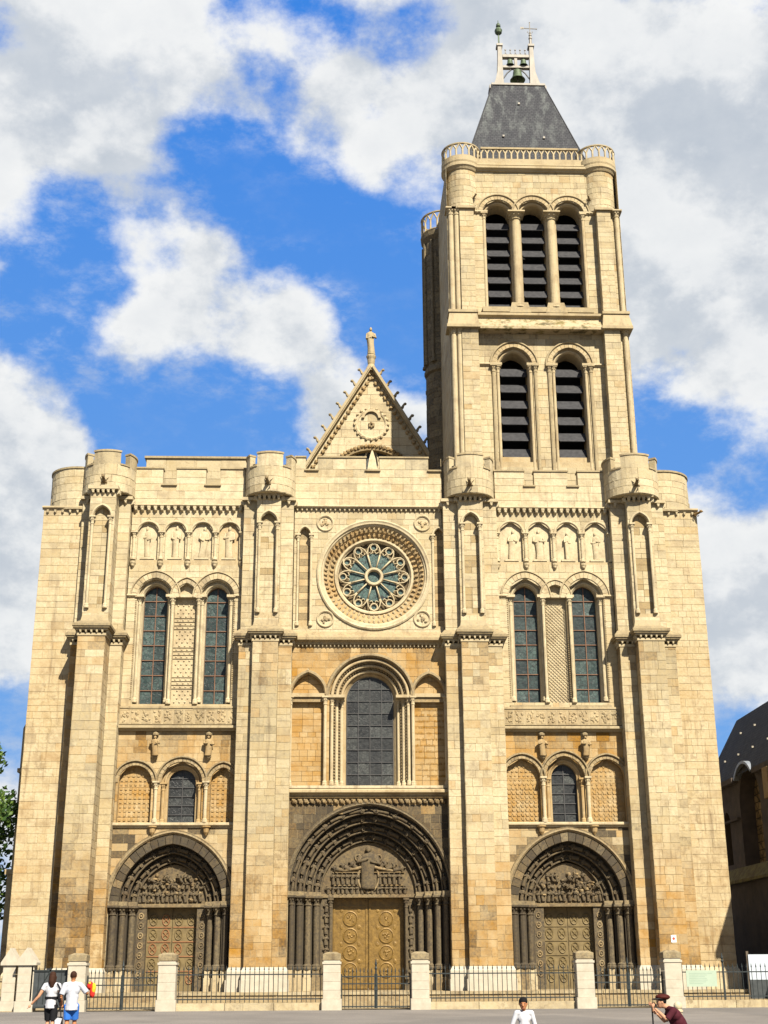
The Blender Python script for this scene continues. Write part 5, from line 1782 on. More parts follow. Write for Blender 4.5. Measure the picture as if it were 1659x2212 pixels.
q = MB(); q.box(xl, xr, yc - .14, yc + .14, cz(57.40), cz(57.56)); q.build('cage_beam', 'lead_roof', CAGE)
q = MB(); q.box(xl, xr, yc - .15, yc + .15, cz(58.22), cz(58.42)); q.build('cage_beam', 'lead_roof', CAGE)
q = MB(); q.box((xl + xr) / 2 - .09, (xl + xr) / 2 + .09, yc - .1, yc + .1, cz(57.56), cz(58.22)); q.build('cage_strut', 'lead_roof', CAGE)
for i in range(5):
    x = xl + (xr - xl) * (i + .7) / 5.4
    q = MB(); q.tube([(x - .13, yc, cz(58.42)), (x, yc, cz(58.66)), (x + .13, yc, cz(58.42))], .03, 5); q.tube([(x, yc, cz(58.62)), (x, yc, cz(58.85))], .025, 5); q.ball((x, yc, cz(58.88)), .06, 6, 5); q.build('crest_ornament', 'lead_roof', CAGE)
for s, x in ((-1, xl), (1, xr)):
    q = MB(); q.tube([(x, yc, cz(56.6)), (x - s * .28, yc, cz(57.05)), (x - s * .66, yc, cz(57.42))], .05, 6); q.build('cage_brace', 'bar', CAGE)
# finial ball and weathervane cross
xf = cxx(8.62)
q = MB(); q.tube([(xf, yc, zt), (xf, yc, cz(60.1))], .05, 6); q.lathe(xf, yc, [(.05, cz(60.05)), (.22, cz(60.22)), (.26, cz(60.42)), (.18, cz(60.58)), (.08, cz(60.65)), (.16, cz(60.75)), (.14, cz(60.9)), (.03, cz(61.05)), (.02, cz(61.25))], 10); q.build('finial', 'verdigris', CAGE)
xf = cxx(10.72)
q = MB(); q.tube([(xf, yc, zt), (xf, yc, cz(60.0))], [.11, .08], 6); q.ball((xf, yc, cz(59.85)), .13, 7, 5); q.ball((xf, yc, cz(60.1)), .11, 7, 5)
q.build('finial', 'lead_roof', CAGE)
q = MB(); q.tube([(xf, yc, cz(60.0)), (xf, yc, cz(61.15))], .03, 6)
q.tube([(xf - .5, yc, cz(60.66)), (xf + .42, yc, cz(60.62))], .03, 5); q.ball((xf, yc, cz(60.3)), .07, 6, 5)
q.extr_y([(xf - .62, cz(60.58)), (xf - .40, cz(60.60)), (xf - .40, cz(60.76)), (xf - .62, cz(60.76))], yc - .015, yc + .015)
for u, v in ((-.5, 60.66), (.44, 60.62), (0, 61.12)): q.ball((xf + u, yc, cz(v)), .05, 6, 4)
for u in (-.18, .18): q.tube([(xf, yc, cz(60.2)), (xf + u, yc, cz(60.34)), (xf + u * .8, yc, cz(60.42))], .018, 5)
q.build('weathervane_cross', 'lead_roof', CAGE)


def bell(x, z_top, h, r, label):
    q = MB()
    pr = [(r * .12, 0), (r * .45, -h * .06), (r * .55, -h * .2), (r * .60, -h * .5), (r * .74, -h * .78), (r, -h), (r * .93, -h), (r * .66, -h * .78), (r * .5, -h * .4), (.02, -h * .2)]
    o = empty('bell', (x, yc, z_top))
    q.lathe(0, 0, pr, 18); q.build('bell_body', 'verdigris', o, True)
    q = MB(); q.tube([(0, 0, -h * .3), (0, 0, -h * .95)], .02, 5); q.ball((0, 0, -h * .98), r * .16, 6, 5); q.build('clapper', 'bar', o)
    q = MB(); q.box(-r * .5, r * .5, -.06, .06, 0, .08); q.tube([(0, 0, .06), (0, 0, .16)], .04, 6); q.build('headstock', 'bar', o)
    tag(o, label, 'bell', 'bells in the cage on the tower roof')


bell(cxx(9.30), cz(58.12), .50, .30, 'small green bell on the left of the upper row in the roof cage')
bell(cxx(10.18), cz(58.12), .50, .31, 'small green bell on the right of the upper row in the roof cage')
bell(cxx(9.75), cz(57.30), .80, .50, 'large green bell hanging low in the middle of the roof cage')

# ------------------------------------------------------------------ stair turret behind the tower
sx, sy_ = 4.85, 9.0
q = MB((.4, .66, .12))  # core and shafts carry the tower's shade in their colour
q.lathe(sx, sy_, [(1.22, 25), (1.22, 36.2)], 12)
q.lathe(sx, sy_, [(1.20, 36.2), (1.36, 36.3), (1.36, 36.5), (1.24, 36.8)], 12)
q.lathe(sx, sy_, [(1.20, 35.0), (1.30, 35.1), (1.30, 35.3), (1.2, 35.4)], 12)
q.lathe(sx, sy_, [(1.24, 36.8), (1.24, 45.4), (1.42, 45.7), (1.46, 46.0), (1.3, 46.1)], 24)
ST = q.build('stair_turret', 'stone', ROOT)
def c_shaded(x, z, r): return (r.uniform(.1, .5), r.uniform(.60, .78), r.uniform(.05, .15))  # shade of the tower put into the stones through the soot value
masonry(cyl(sx, sy_, 1.26), -pi * 1.0, pi * .35, 25, 36.1, [], (.36, .46), (.5, .9), c_shaded, 2, 81)
masonry(cyl(sx, sy_, 1.28), -pi * 1.0, pi * .35, 36.9, 45.3, [], (.36, .46), (.5, .9), c_shaded, 2, 82)
for k in range(5):
    an = -pi * (.22 + .17 * k)
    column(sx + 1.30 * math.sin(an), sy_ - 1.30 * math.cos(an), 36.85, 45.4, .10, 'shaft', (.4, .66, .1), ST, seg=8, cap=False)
balustrade(lambda t: (sx + 1.36 * math.sin(2 * pi * t / 18), sy_ - 1.36 * math.cos(2 * pi * t / 18)), 18, 46.1, 47.35, ST, True)

# ------------------------------------------------------------------ nave gable
GY = 9.0
GA = (0.20, 36.75); GS = 3.9 / 6.66


class Out:
    """everything outside one rake of the gable"""
    def __init__(s, sgn): s.sgn = sgn; s.bot, s.top = 25, 36.7; s.cx = GA[0]
    def span(s, v):
        x = GA[0] + s.sgn * (GA[1] - v) * GS
        return (-99, x) if s.sgn < 0 else (x, 99)
    def levels(s): return [25 + i * 1.0 for i in range(12)]


GC = Circ(GA[0], 28.80, 2.55)
gh = [Out(-1), GC, Out(1)]
masonry(front(GY), -7.0, 7.4, 27, 36.5, gh, (.5, .62), (.9, 1.7), c_up, 1, 91)
backing(WALL, front(GY), -7.0, 7.4, 25, 36.6, gh, -.03)
q = MB((.6, .1, .1))
q.extr_y([(GA[0] - (GA[1] - 25) * GS, 25), (GA[0] + (GA[1] - 25) * GS, 25), (GA[0] + .12, 36.55), (GA[0] - .12, 36.55)], GY + .5, GY + .8)
G = q.build('gable', 'stone', ROOT)
for s in (-1, 1):                                 # raking coping with a foliage band
    x1, z1 = GA[0] + s * (GA[1] - 27) * GS, 27.0
    nx, nz = s * math.cos(math.atan(GS)), math.sin(math.atan(GS))
    def off(x, z, d): return (x + nx * d, z + nz * d)
    a_, b_ = (GA[0], GA[1]), (x1, z1)
    q = MB((.6, .16, .12))
    p0, p1, p2, p3 = off(*a_, -.02), off(*b_, -.02), off(*b_, .22), off(*a_, .22)
    q.extr_y([p0, p1, p2, p3], GY - .34, GY + .8)
    p0, p1, p2, p3 = off(*a_, .04), off(*b_, .04), off(*b_, .16), off(*a_, .16)
    q.extr_y([p0, p1, p2, p3], GY - .42, GY - .33)
    q.build('raking_coping', 'stone', G)
    n = 24
    for i in range(n):
        t = (i + .6) / n * .80
        x, z = off(GA[0] + (x1 - GA[0]) * t, GA[1] + (z1 - GA[1]) * t, -.26)
        q = MB((.5, random.uniform(.1, .35), .45)); q.ball((x, GY - .06, z), (.13, .10, .13), 6, 5, jit=.25); q.ball((x + .1, GY - .1, z + .08), .06, 5, 4, jit=.2); q.build('carved_leaf', 'stone', G)
    for i in range(12):
        t = (.45 + i * .76) / (GA[1] - 27)
        x, z = off(GA[0] + (x1 - GA[0]) * t, GA[1] + (z1 - GA[1]) * t, .2)
        q = MB((.5, .25, .12))
        q.tube([(x, GY, z), (x + s * .14, GY, z + .08), (x + s * .20, GY, z + .22), (x + s * .28, GY, z + .32), (x + s * .35, GY, z + .28)], [.13, .10, .07, .09, .07], 6)
        q.ball((x + s * .31, GY, z + .31), (.10, .12, .09), 6, 5, jit=.2)
        q.build('crocket', 'stone', G)
# arched ornament and rosette on the gable
o = MB((.8, .03, .1)); ring_sweep(o, GA[0], 33.05, [(1.02, GY + .02), (1.02, GY - .05), (.92, GY - .09), (.84, GY - .05), (.82, GY + .02)], 40)
OR = o.build('gable_ornament', 'stone', G)
o = MB((.7, .05, .15)); sweep_arch(o, GA[0], 33.45, 33.45, .42, 0, [(.16, GY + .02), (.16, GY - .14), (.0, GY - .14), (0, GY + .02)], 12); o.build('ornament_arch', 'stone', OR)
for i in range(20):
    an = 2 * pi * i / 20
    q = MB((.65, .08, .15)); q.ball((GA[0] + 1.02 * math.sin(an), GY - .05, 33.05 + 1.02 * math.cos(an)), .10, 6, 4, jit=.2); q.build('carved_leaf', 'stone', OR)
for i in range(6):
    an = 2 * pi * i / 6
    q = MB((.5, .35, .3)); q.ball((GA[0] + .13 * math.sin(an), GY - .06, 33.0 + .13 * math.cos(an)), .085, 6, 4, jit=.2); q.build('rosette_petal', 'stone', OR)
# head of the window that looks over the parapet
q = MB((.5, .3, .35)); ring_sweep(q, GC.cx, GC.cz, [(2.78, GY + .02), (2.78, GY - .12), (2.55, GY - .06), (2.52, GY + .3)], 48); GW = q.build('gable_window', 'stone', G)
for i in range(40):
    an = -pi / 2 + pi * i / 39
    q = MB((.45, random.uniform(.2, .5), .5)); q.ball((GC.cx + 2.80 * math.sin(an), GY - .12, GC.cz + 2.80 * math.cos(an)), (.13, .1, .13), 6, 4, jit=.25); q.build('carved_leaf', 'stone', GW)
q = MB(); q.add([(GC.cx + 2.55 * math.sin(2 * pi * i / 40), GY + .34, GC.cz + 2.55 * math.cos(2 * pi * i / 40)) for i in range(40)], [tuple(range(40))]); q.build('pane', 'glass_grey', GW)
for i in range(12):
    an = 2 * pi * (i + .5) / 12
    q = MB(PALE); q.tube([(GC.cx + r * math.sin(an + d), GY + .26, GC.cz + r * math.cos(an + d)) for r, d in ((.6, 0), (1.7, 0), (2.2, .09), (2.55, .16))], .07, 5)
    q.tube([(GC.cx + r * math.sin(an + d), GY + .26, GC.cz + r * math.cos(an + d)) for r, d in ((1.7, 0), (2.2, -.09), (2.55, -.16))], .06, 5); q.build('spoke', 'stone', GW)
# nave roof running back from the gable
q = MB(); h = 36.3
q.add([(GA[0] - (h - 25) * GS, GY + .8, 25), (GA[0] + (h - 25) * GS, GY + .8, 25), (GA[0], GY + .8, h), (GA[0] - (h - 25) * GS, 55, 25), (GA[0] + (h - 25) * GS, 55, 25), (GA[0], 55, h)], [(0, 3, 5, 2), (1, 2, 5, 4), (3, 4, 5), (0, 2, 1)])
q.build('nave_roof', 'louvre', ROOT)
# pedestal; the statue stands on it as a thing of its own
q = MB((.6, .15, .12)); q.lathe(GA[0], GY + .1, [(.42, 36.6), (.30, 36.9), (.20, 37.1), (.22, 37.2), (.24, 37.45), (.29, 37.58), (.31, 37.68), (.26, 37.74)], 12); q.build('pedestal', 'stone', G)
stt = empty('statue', (GA[0] - .02, GY + .1, 37.74))
q = MB((.6, .16, .14)); figure(q, 4, 16)
o = q.build('body', 'stone', stt, True); o.scale = (1.55, 1.6, 1.95)
q = MB((.55, .2, .14)); q.lathe(0, 0, [(.20, 0), (.20, .05), (.24, .06)], 10); q.build('plinth', 'stone', stt)
tag(stt, 'weathered stone statue of a robed figure standing on the tip of the gable', 'statue')

# ------------------------------------------------------------------ emit the masonry
WALL.build('wall_core', 'stone', ROOT)


def emit_blocks():
    order = sorted(range(len(BLOCKS)), key=lambda i: -BLOCKS[i][3])
    big = set(order[:300])
    rest = MB()
    for i, (v, f, c, s) in enumerate(BLOCKS):
        if i in big:
            cen = [sum(p[k] for p in v) / len(v) for k in range(3)]
            q = MB(c); q.add([(p[0] - cen[0], p[1] - cen[1], p[2] - cen[2]) for p in v], f)
            q.build('stone', 'stone', ROOT).location = cen
        else: rest.add(v, f, c)
    tag(rest.build('masonry', 'stone', ROOT), kind='stuff')

# outer wall plinths
for x0, x1 in ((-17.05, -14.9), (15.15, 17.12)):
    q = MB((.9, .05, .08)); q.box(x0, x1, -.46, .2, BASE - .6, 1.5); q.frustum((x0, x1, -.46, .2), 1.5, (x0 + .1, x1 - .1, -.32, .2), 1.72); q.build('plinth', 'stone', ROOT)
# small buttress on the flank, just showing past the corner
q = MB((.6, .1, .2)); q.box(-17.65, -16.9, 1.6, 3.0, BASE - .6, 6.2); q.box(-17.5, -16.9, 1.7, 2.9, 6.2, 13.2); q.frustum((-17.5, -16.9, 1.7, 2.9), 13.2, (-17.0, -16.9, 1.9, 2.7), 14.4); q.box(-17.75, -16.9, 1.5, 3.1, 6.1, 6.35); q.box(-17.6, -16.9, 1.6, 3.0, 11.0, 11.2)
q.build('flank_buttress', 'stone', ROOT)

# ------------------------------------------------------------------ ground
me = bpy.data.meshes.new('plaza')
ys = [(-3000, 0), (-400, 0), (-64, 0), (-28, 0), (-9.9, .16), (30, .16), (400, .16), (3000, .16)]
xs = [-3000, -300, -40, 0, 40, 300, 3000]
vv = [(x, y, z) for y, z in ys for x in xs]; n = len(xs)
me.from_pydata(vv, [], [(j * n + i, j * n + i + 1, (j + 1) * n + i + 1, (j + 1) * n + i) for j in range(len(ys) - 1) for i in range(n - 1)])
me.materials.append(M['ground'])
tag(link('plaza', me), kind='structure')
# terrace with its steps
q = MB((.55, .30, .25)); q.box(-17.3, 17.3, -3.0, 1.5, 0.0, BASE - .005)
TR = tag(q.build('terrace', 'stone'), kind='structure')
for i, (y, z) in enumerate(((-3.35, .555), (-3.70, .37))):
    q = MB((.5, .32, .25)); q.box(-17.3, 17.3, y, y + .36, 0.0, z - .005 * i); q.build('step', 'stone', TR)
q = MB((.7, .2, .1))
for i in range(24):
    x = -17.3 + 34.6 * i / 24
    e = MB((random.uniform(.5, .9), random.uniform(.15, .35), .1)); e.cbox(x + .006, x + 34.6 / 24 - .006, -3.06, -2.4, BASE - .11, BASE + .004, .02); e.build('kerb_stone', 'stone', TR)
# pale inner forecourt
q = MB((.45, .35, .15)); q.box(-17.3, 17.3, -8.9, -3.5, 0.0, .185); tag(q.build('forecourt', 'stone'), kind='structure')

# ------------------------------------------------------------------ iron fence on the square
FY, FG = -9.0, .16
FENCE_COL = (.95, 0.0, .0)


def pillar(x, label, w=.35):
    o = empty('fence_pillar', (x, FY, FG))
    z = 0.0
    q = MB((.9, .04, .03)); q.cbox(-w - .05, w + .05, -w - .05, w + .05, 0, .42, .02); q.build('base', 'clean_stone', o)
    z = .42
    for i in range(4):
        h = .325
        q = MB((random.uniform(.85, 1), random.uniform(0, .05), .02)); q.cbox(-w, w, -w, w, z + .004, z + h - .004, .018); q.build('course', 'clean_stone', o)
        z += h
    q = MB((.85, .08, .05)); q.box(-w - .03, w + .03, -w - .03, w + .03, z, z + .09); q.box(-w + .02, w - .02, -w + .02, w - .02, z + .09, z + .16, (.5, .3, .1)); q.build('neck', 'clean_stone', o)
    z += .16
    q = MB((.4, .42, .1)); q.box(-w - .01, w + .01, -w - .01, w + .01, z, z + .22); q.frustum((-w - .01, w + .01, -w - .01, w + .01), z + .22, (-w * .5, w * .5, -w * .5, w * .5), z + .30); q.build('cap', 'stone', o)
    tag(o, label, 'pillar', 'stone pillars of the railing')


for x, lab in ((-11.97, 'grey-capped pale stone railing pillar behind the walking couple'), (-8.43, 'pale stone railing pillar in front of the left portal'), (-1.92, 'pale stone railing pillar left of the bronze middle door'), (1.60, 'pale stone railing pillar right of the bronze middle door'),
               (8.20, 'pale stone railing pillar in front of the right portal'), (11.74, 'pale stone railing pillar behind the person in the red cap')):
    pillar(x, lab)

q = MB(); q.tube([(0, 0, 0), (0, 0, 1.24)], .014, 6); q.add([(-.028, 0, 1.24), (0, -.012, 1.24), (.028, 0, 1.24), (0, .012, 1.24), (0, 0, 1.40), (0, 0, 1.19)], [(0, 1, 4), (1, 2, 4), (2, 3, 4), (3, 0, 4), (1, 0, 5), (2, 1, 5), (3, 2, 5), (0, 3, 5)])
BAR = shared(q, 'bar', 'iron')


def railing(x0, x1, label, kerb=True, standard=None):
    o = empty('iron_railing', ((x0 + x1) / 2, FY, FG))
    L = x1 - x0
    zb = .30 if kerb else .06
    if kerb:
        n = max(1, round(L / 1.9))
        for i in range(n):
            q = MB((random.uniform(.6, .9), random.uniform(.05, .18), .1)); q.cbox(-L / 2 + L * i / n + .005, -L / 2 + L * (i + 1) / n - .005, -.16, .16, 0, .28, .02); q.build('kerb_block', 'stone', o)
    for z in (zb + .10, zb + 1.02):
        q = MB(); q.box(-L / 2, L / 2, -.022, .022, z, z + .045); q.build('rail', 'iron', o)
    n = round(L / .19)
    sc = 1.0 if kerb else 1.12
    for i in range(n):
        link('bar', BAR, o, (-L / 2 + L * (i + .5) / n, 0, zb - .01 if kerb else .05), (0, 0, 0), (1, 1, sc))
    if standard:
        for x in standard:
            q = MB(); q.box(x - .03, x + .03, -.03, .03, .02, 1.72); q.lathe(x, 0, [(.05, 1.70), (.07, 1.76), (.03, 1.82), (.055, 1.88), (.008, 2.08)], 8); q.build('standard', 'iron', o)
    tag(o, label, 'railing', 'iron railings between the pillars')


def gate(x0, x1, label):
    o = empty('iron_gate', ((x0 + x1) / 2, FY, FG))
    L = x1 - x0
    for s in (-1, 1):
        a, b = (-L / 2 + .02, -.015) if s < 0 else (.015, L / 2 - .02)
        q = MB()
        for z in (.10, .95, 1.22): q.box(a, b, -.02, .02, z, z + .045)
        for x in (a, b - .05): q.box(x, x + .05, -.025, .025, .06, 1.34)
        tag(q.build('gate_frame', 'iron', o))
        n = round((b - a) / .15)
        for i in range(1, n): link('bar', BAR, o, (a + (b - a) * i / n, 0, .06), (0, 0, 0), (1, 1, 1.10))
    q = MB(); q.lathe(0, -.02, [(.035, .06), (.035, 1.5), (.06, 1.55), (.03, 1.62), (.05, 1.70), (.006, 1.92)], 8); q.build('meeting_stile', 'iron', o)
    q = MB(); q.box(-.07, .07, -.05, .05, .72, .86); q.build('lock_box', 'iron', o)
    tag(o, label, 'gate', 'iron gates in the railing')


railing(-8.08, -2.27, 'dark iron railing with spear points between the left portal and the middle door')
railing(1.95, 7.85, 'dark iron railing with spear points between the middle door and the right portal')
railing(12.09, 18.5, 'dark iron railing with spear points carrying the pale green board', True, (-1.45,))
gate(-11.62, -8.78, 'double iron gate with spear points before the left portal')
gate(-1.57, 1.25, 'double iron gate with spear points before the bronze middle door')
gate(8.55, 11.39, 'double iron gate with spear points before the right portal')

# board on the railing, plate on the buttress
o = empty('information_board', (12.93, FY - .06, .95))
q = MB(); q.box(-.62, .62, -.03, .0, 0, .62); q.build('panel', 'mint_board', o)
q = MB()
for r_ in range(7): q.box(-.5, -.5 + random.uniform(.5, .95), -.034, -.030, .50 - r_ * .065, .515 - r_ * .065)
tag(q.build('printed_lines', 'mint_print', o), kind='stuff')
tag(o, 'pale green board with faint print fixed to the railing', 'notice board')
o = empty('wall_sign', (13.80, -1.505, 2.78))
q = MB(); q.box(-.12, .12, -.02, .0, 0, .32); q.build('plate', 'white_paint', o)
q = MB(); q.add([(.065 * math.sin(2 * pi * i / 12), -.025, .17 + .065 * math.cos(2 * pi * i / 12)) for i in range(12)] + [(.065 * math.sin(2 * pi * i / 12), -.018, .17 + .065 * math.cos(2 * pi * i / 12)) for i in range(12)], [tuple(range(12))] + [(i, (i + 1) % 12, 12 + (i + 1) % 12, 12 + i) for i in range(12)]); q.build('red_disc', 'red_paint', o)
tag(o, 'small white plate with a red disc on the right buttress', 'sign')

# gabled gate piers and the dark gate on the far left
def gable_pier(x, y, w, label):
    o = empty('gate_pier', (x, y, FG))
    q = MB((.85, .05, .05)); q.cbox(-w, w, -.34, .34, 0, .40, .02); q.build('base', 'clean_stone', o)
    for i in range(4):
        q = MB((random.uniform(.7, .95), random.uniform(.02, .10), .04)); q.cbox(-w + .04, w - .04, -.30, .30, .40 + i * .335 + .004, .40 + (i + 1) * .335 - .004, .02); q.build('course', 'clean_stone', o)
    q = MB((.8, .10, .05)); zt = 1.74
    q.extr_y([(-w - .05, zt), (w + .05, zt), (w + .05, zt + .10), (0, zt + .66), (-w - .05, zt + .10)], -.38, .38); q.build('gabled_cap', 'clean_stone', o)
    tag(o, label, 'gate pier', 'gabled stone gate piers')


gable_pier(-14.75, -8.4, .30, 'gabled pale stone gate pier at the left end of the railing, the outer one')
gable_pier(-14.02, -8.75, .36, 'gabled pale stone gate pier beside the dark sheeted gate')
o = empty('sheeted_gate', (-13.06, FY - .02, FG))
q = MB(); q.box(-.72, .72, .01, .03, .18, 1.52); q.build('sheet', 'black_sheet', o)
q = MB()
for (a, c, d, e) in ((-.74, .74, .14, .20), (-.74, .74, 1.50, 1.56), (-.74, -.68, .06, 1.70), (.68, .74, .06, 1.70), (-.03, .03, .14, 1.56)): q.box(a, c, -.03, .005, d, e)
q.build('frame', 'iron', o)
for s in (-1, 1):
    q = MB(); q.tube([(s * .70, -.01, .2), (s * .02, -.01, 1.5)], .02, 5); q.build('brace', 'iron', o)
for i in range(7): link('bar', BAR, o, (-.66 + i * .22, 0, .30), (0, 0, 0), (1, 1, 1.0))
tag(o, 'dark sheeted iron gate with diagonal braces left of the walking couple', 'gate')
# low boundary wall running off to the left
o = empty('boundary_wall', (-24, -6.5, 0))
for r_ in range(4):
    for i in range(14):
        q = MB((random.uniform(.4, .8), random.uniform(.05, .25), .2)); w_ = 18.0 / 14; off_ = w_ / 2 if r_ % 2 else 0
        q.cbox(-9 + i * w_ + off_ + .005 - .6, -9 + (i + 1) * w_ + off_ - .005 - .6, -.2, .2, .1 + r_ * .3 + .004, .1 + (r_ + 1) * .3 - .004, .02); q.build('stone', 'stone', o)
q = MB((.4, .4, .1)); q.box(-9.7, 9.0, -.26, .26, 1.31, 1.42); q.build('coping', 'stone', o)
tag(o, 'low block wall running off behind the gate piers at the left edge', 'wall')

# white hoarding at the right edge
o = empty('site_hoarding', (19.6, -3.4, .16))
for i in range(5):
    q = MB(); q.box(-3.0 + i * 1.25 + .01, -3.0 + (i + 1) * 1.25 - .01, -.03, .03, 1.00, 2.06); q.build('upper_panel', 'pale_panel', o)
    q = MB(); q.box(-3.0 + i * 1.25 + .01, -3.0 + (i + 1) * 1.25 - .01, -.02, .02, .05, .99); q.build('lower_panel', 'black_sheet', o)
for i in range(6):
    q = MB(); q.box(-3.0 + i * 1.25 - .05, -3.0 + i * 1.25 + .05, .035, .12, 0, 2.2); q.build('post', 'bark', o)
tag(o, 'white hoarding with a dark lower half behind the railing at the right edge', 'hoarding')

# ------------------------------------------------------------------ dark building on the right
BX = 20.0
DB = empty('side_building', (BX, 4.0, .16))
def D(q, name, mat): return q.build(name, mat, DB)
def dv(q):                                        # world to building coordinates
    q.v = [(x - BX, y - 4.0, z - .16) for x, y, z in q.v]; return q
WIN = Arch(4.95, 6.75, 9.95, 1.75, 0)             # along Y
mapx = lambda u, v, d: (BX - d, u, v)
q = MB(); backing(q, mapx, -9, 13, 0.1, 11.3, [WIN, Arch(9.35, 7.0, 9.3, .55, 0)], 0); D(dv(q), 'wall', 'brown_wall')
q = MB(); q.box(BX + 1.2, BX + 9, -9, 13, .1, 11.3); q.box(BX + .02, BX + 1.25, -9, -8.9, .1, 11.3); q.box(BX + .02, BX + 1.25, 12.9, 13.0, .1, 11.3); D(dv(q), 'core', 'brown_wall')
q = MB(); sweep_arch(q, 4.95, 6.75, 9.95, 1.75, 0, [(0, 0), (0, .9)], 14); q.v = [(BX + y, x, z) for x, y, z in q.v]; D(dv(q), 'window_reveal', 'brown_wall')
q = MB(); sweep_arch(q, 9.35, 7.0, 9.3, .55, 0, [(0, 0), (0, .4)], 10); q.add([(x, .4, z) for x, z in arch_poly(Arch(9.35, 7.0, 9.3, .55, 0))], [tuple(range(31))]); q.v = [(BX + y, x, z) for x, y, z in q.v]; D(dv(q), 'blind_niche', 'brown_wall')
M['pane_brown'] = glass_material('dusty_panes', (0.14, 0.095, 0.05), (0.26, 0.19, 0.11), 2.0, (0.3, 0.24, 0.16))
conv = arch_poly(Arch(4.95, 6.75, 9.95, 1.74, 0))
nr, ncg = 12, 6
for r_ in range(nr):
    for k in range(ncg):
        y0 = 4.95 - 1.74 + 3.48 * k / ncg; z0 = 6.75 + 4.95 * r_ / nr
        p = clip_poly([(y0 + .03, z0 + .03), (y0 + .55, z0 + .03), (y0 + .55, z0 + .385), (y0 + .03, z0 + .385)], conv)
        if len(p) < 3: continue
        q = MB(); q.extr_y(p, .80, .82); q.v = [(BX + y, x, z) for x, y, z in q.v]; D(dv(q), 'pane', 'pane_brown')
q = MB(); q.extr_y(arch_poly(Arch(4.95, 6.75, 9.95, 1.74, 0)), .84, .88); q.v = [(BX + y, x, z) for x, y, z in q.v]; D(dv(q), 'window_frame', 'bar')
# eaves, ledges, mossy offset
q = MB(); q.box(BX - .35, BX + .1, 6.75, 13.2, 11.15, 11.42); q.box(BX - .35, BX + .1, -9, 3.15, 11.15, 11.42); q.box(BX - .2, BX + .05, 6.75, 13.1, 9.2, 9.32); D(dv(q), 'eaves', 'brown_wall')
M['moss'] = simple_mat('mossy_ledge', (0.06, 0.045, 0.018), (0.22, 0.19, 0.06), 3.0, .95, .5, .03)
q = MB(); q.add([(BX - .55, -9, 6.05), (BX - .55, 13.1, 6.05), (BX - .02, 13.1, 6.75), (BX - .02, -9, 6.75), (BX - .55, -9, 5.9), (BX - .55, 13.1, 5.9), (BX - .02, 13.1, 5.9), (BX - .02, -9, 5.9)], [(0, 1, 2, 3), (0, 4, 5, 1), (4, 7, 6, 5), (0, 3, 7, 4), (1, 5, 6, 2)]); D(dv(q), 'mossy_ledge', 'moss')
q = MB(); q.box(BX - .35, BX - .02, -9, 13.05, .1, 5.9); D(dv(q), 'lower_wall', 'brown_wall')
q = MB((.5, .2, .5)); q.box(BX - .5, BX - .03, .2, 1.0, 9.6, 11.1); D(dv(q), 'pier', 'stone')
# mansard
me = bpy.data.meshes.new('mansard_roof')
vv = [(BX - .25, -9, 11.42), (BX - .25, 13.1, 11.42), (BX + 1.55, 10.9, 15.3), (BX + 1.55, -9, 15.3), (BX + 6, 7.5, 17.2), (BX + 6, -9, 17.2), (BX + 12, 13.1, 11.42), (BX + 10.4, 10.9, 15.3)]
me.from_pydata([(x - BX, y - 4, z - .16) for x, y, z in vv], [], [(0, 1, 2, 3), (3, 2, 4, 5), (1, 6, 7, 2), (2, 7, 4)])
uv = me.uv_layers.new(name='UVMap')
for pl in me.polygons:
    for li in pl.loop_indices:
        co = vv[me.loops[li].vertex_index]; uv.data[li].uv = (co[1], co[2])
me.materials.append(M['slate']); link('mansard_roof', me, DB)
# round-headed zinc dormer over the window
q = MB()
def crown(n_): return [(4.95 + (1.95 + n_) * math.cos(R(a)), 9.95 + (1.95 + n_) * math.sin(R(a))) for a in range(40, 141, 8)]
pi_, po_ = crown(0), crown(.14); n = len(pi_)
q.add([(BX - .3, y, z) for y, z in pi_] + [(BX + 1.5, y, z) for y, z in pi_] + [(BX - .3, y, z) for y, z in po_] + [(BX + 1.7, y, z) for y, z in po_],
      [(i, i + 1, n + i + 1, n + i) for i in range(n - 1)] + [(2 * n + i, 2 * n + i + 1, 3 * n + i + 1, 3 * n + i) for i in range(n - 1)] + [(i, i + 1, 2 * n + i + 1, 2 * n + i) for i in range(n - 1)] + [(0, n, 3 * n, 2 * n), (n - 1, 2 * n - 1, 4 * n - 1, 3 * n - 1)])
D(dv(q), 'dormer_roof', 'zinc')
for i in range(7):
    y = 9.8 - i * 1.3; z = 12.7 + (i % 2) * 1.4; x = BX - .25 + (z - 11.42) / 3.88 * 1.8
    q = MB(); q.box(x - .08, x + .04, y - .045, y + .045, z, z + .1); D(dv(q), 'roof_hook', 'lead_roof')
tag(DB, 'dark brown building with slate mansard and arched window at the right edge', 'building')


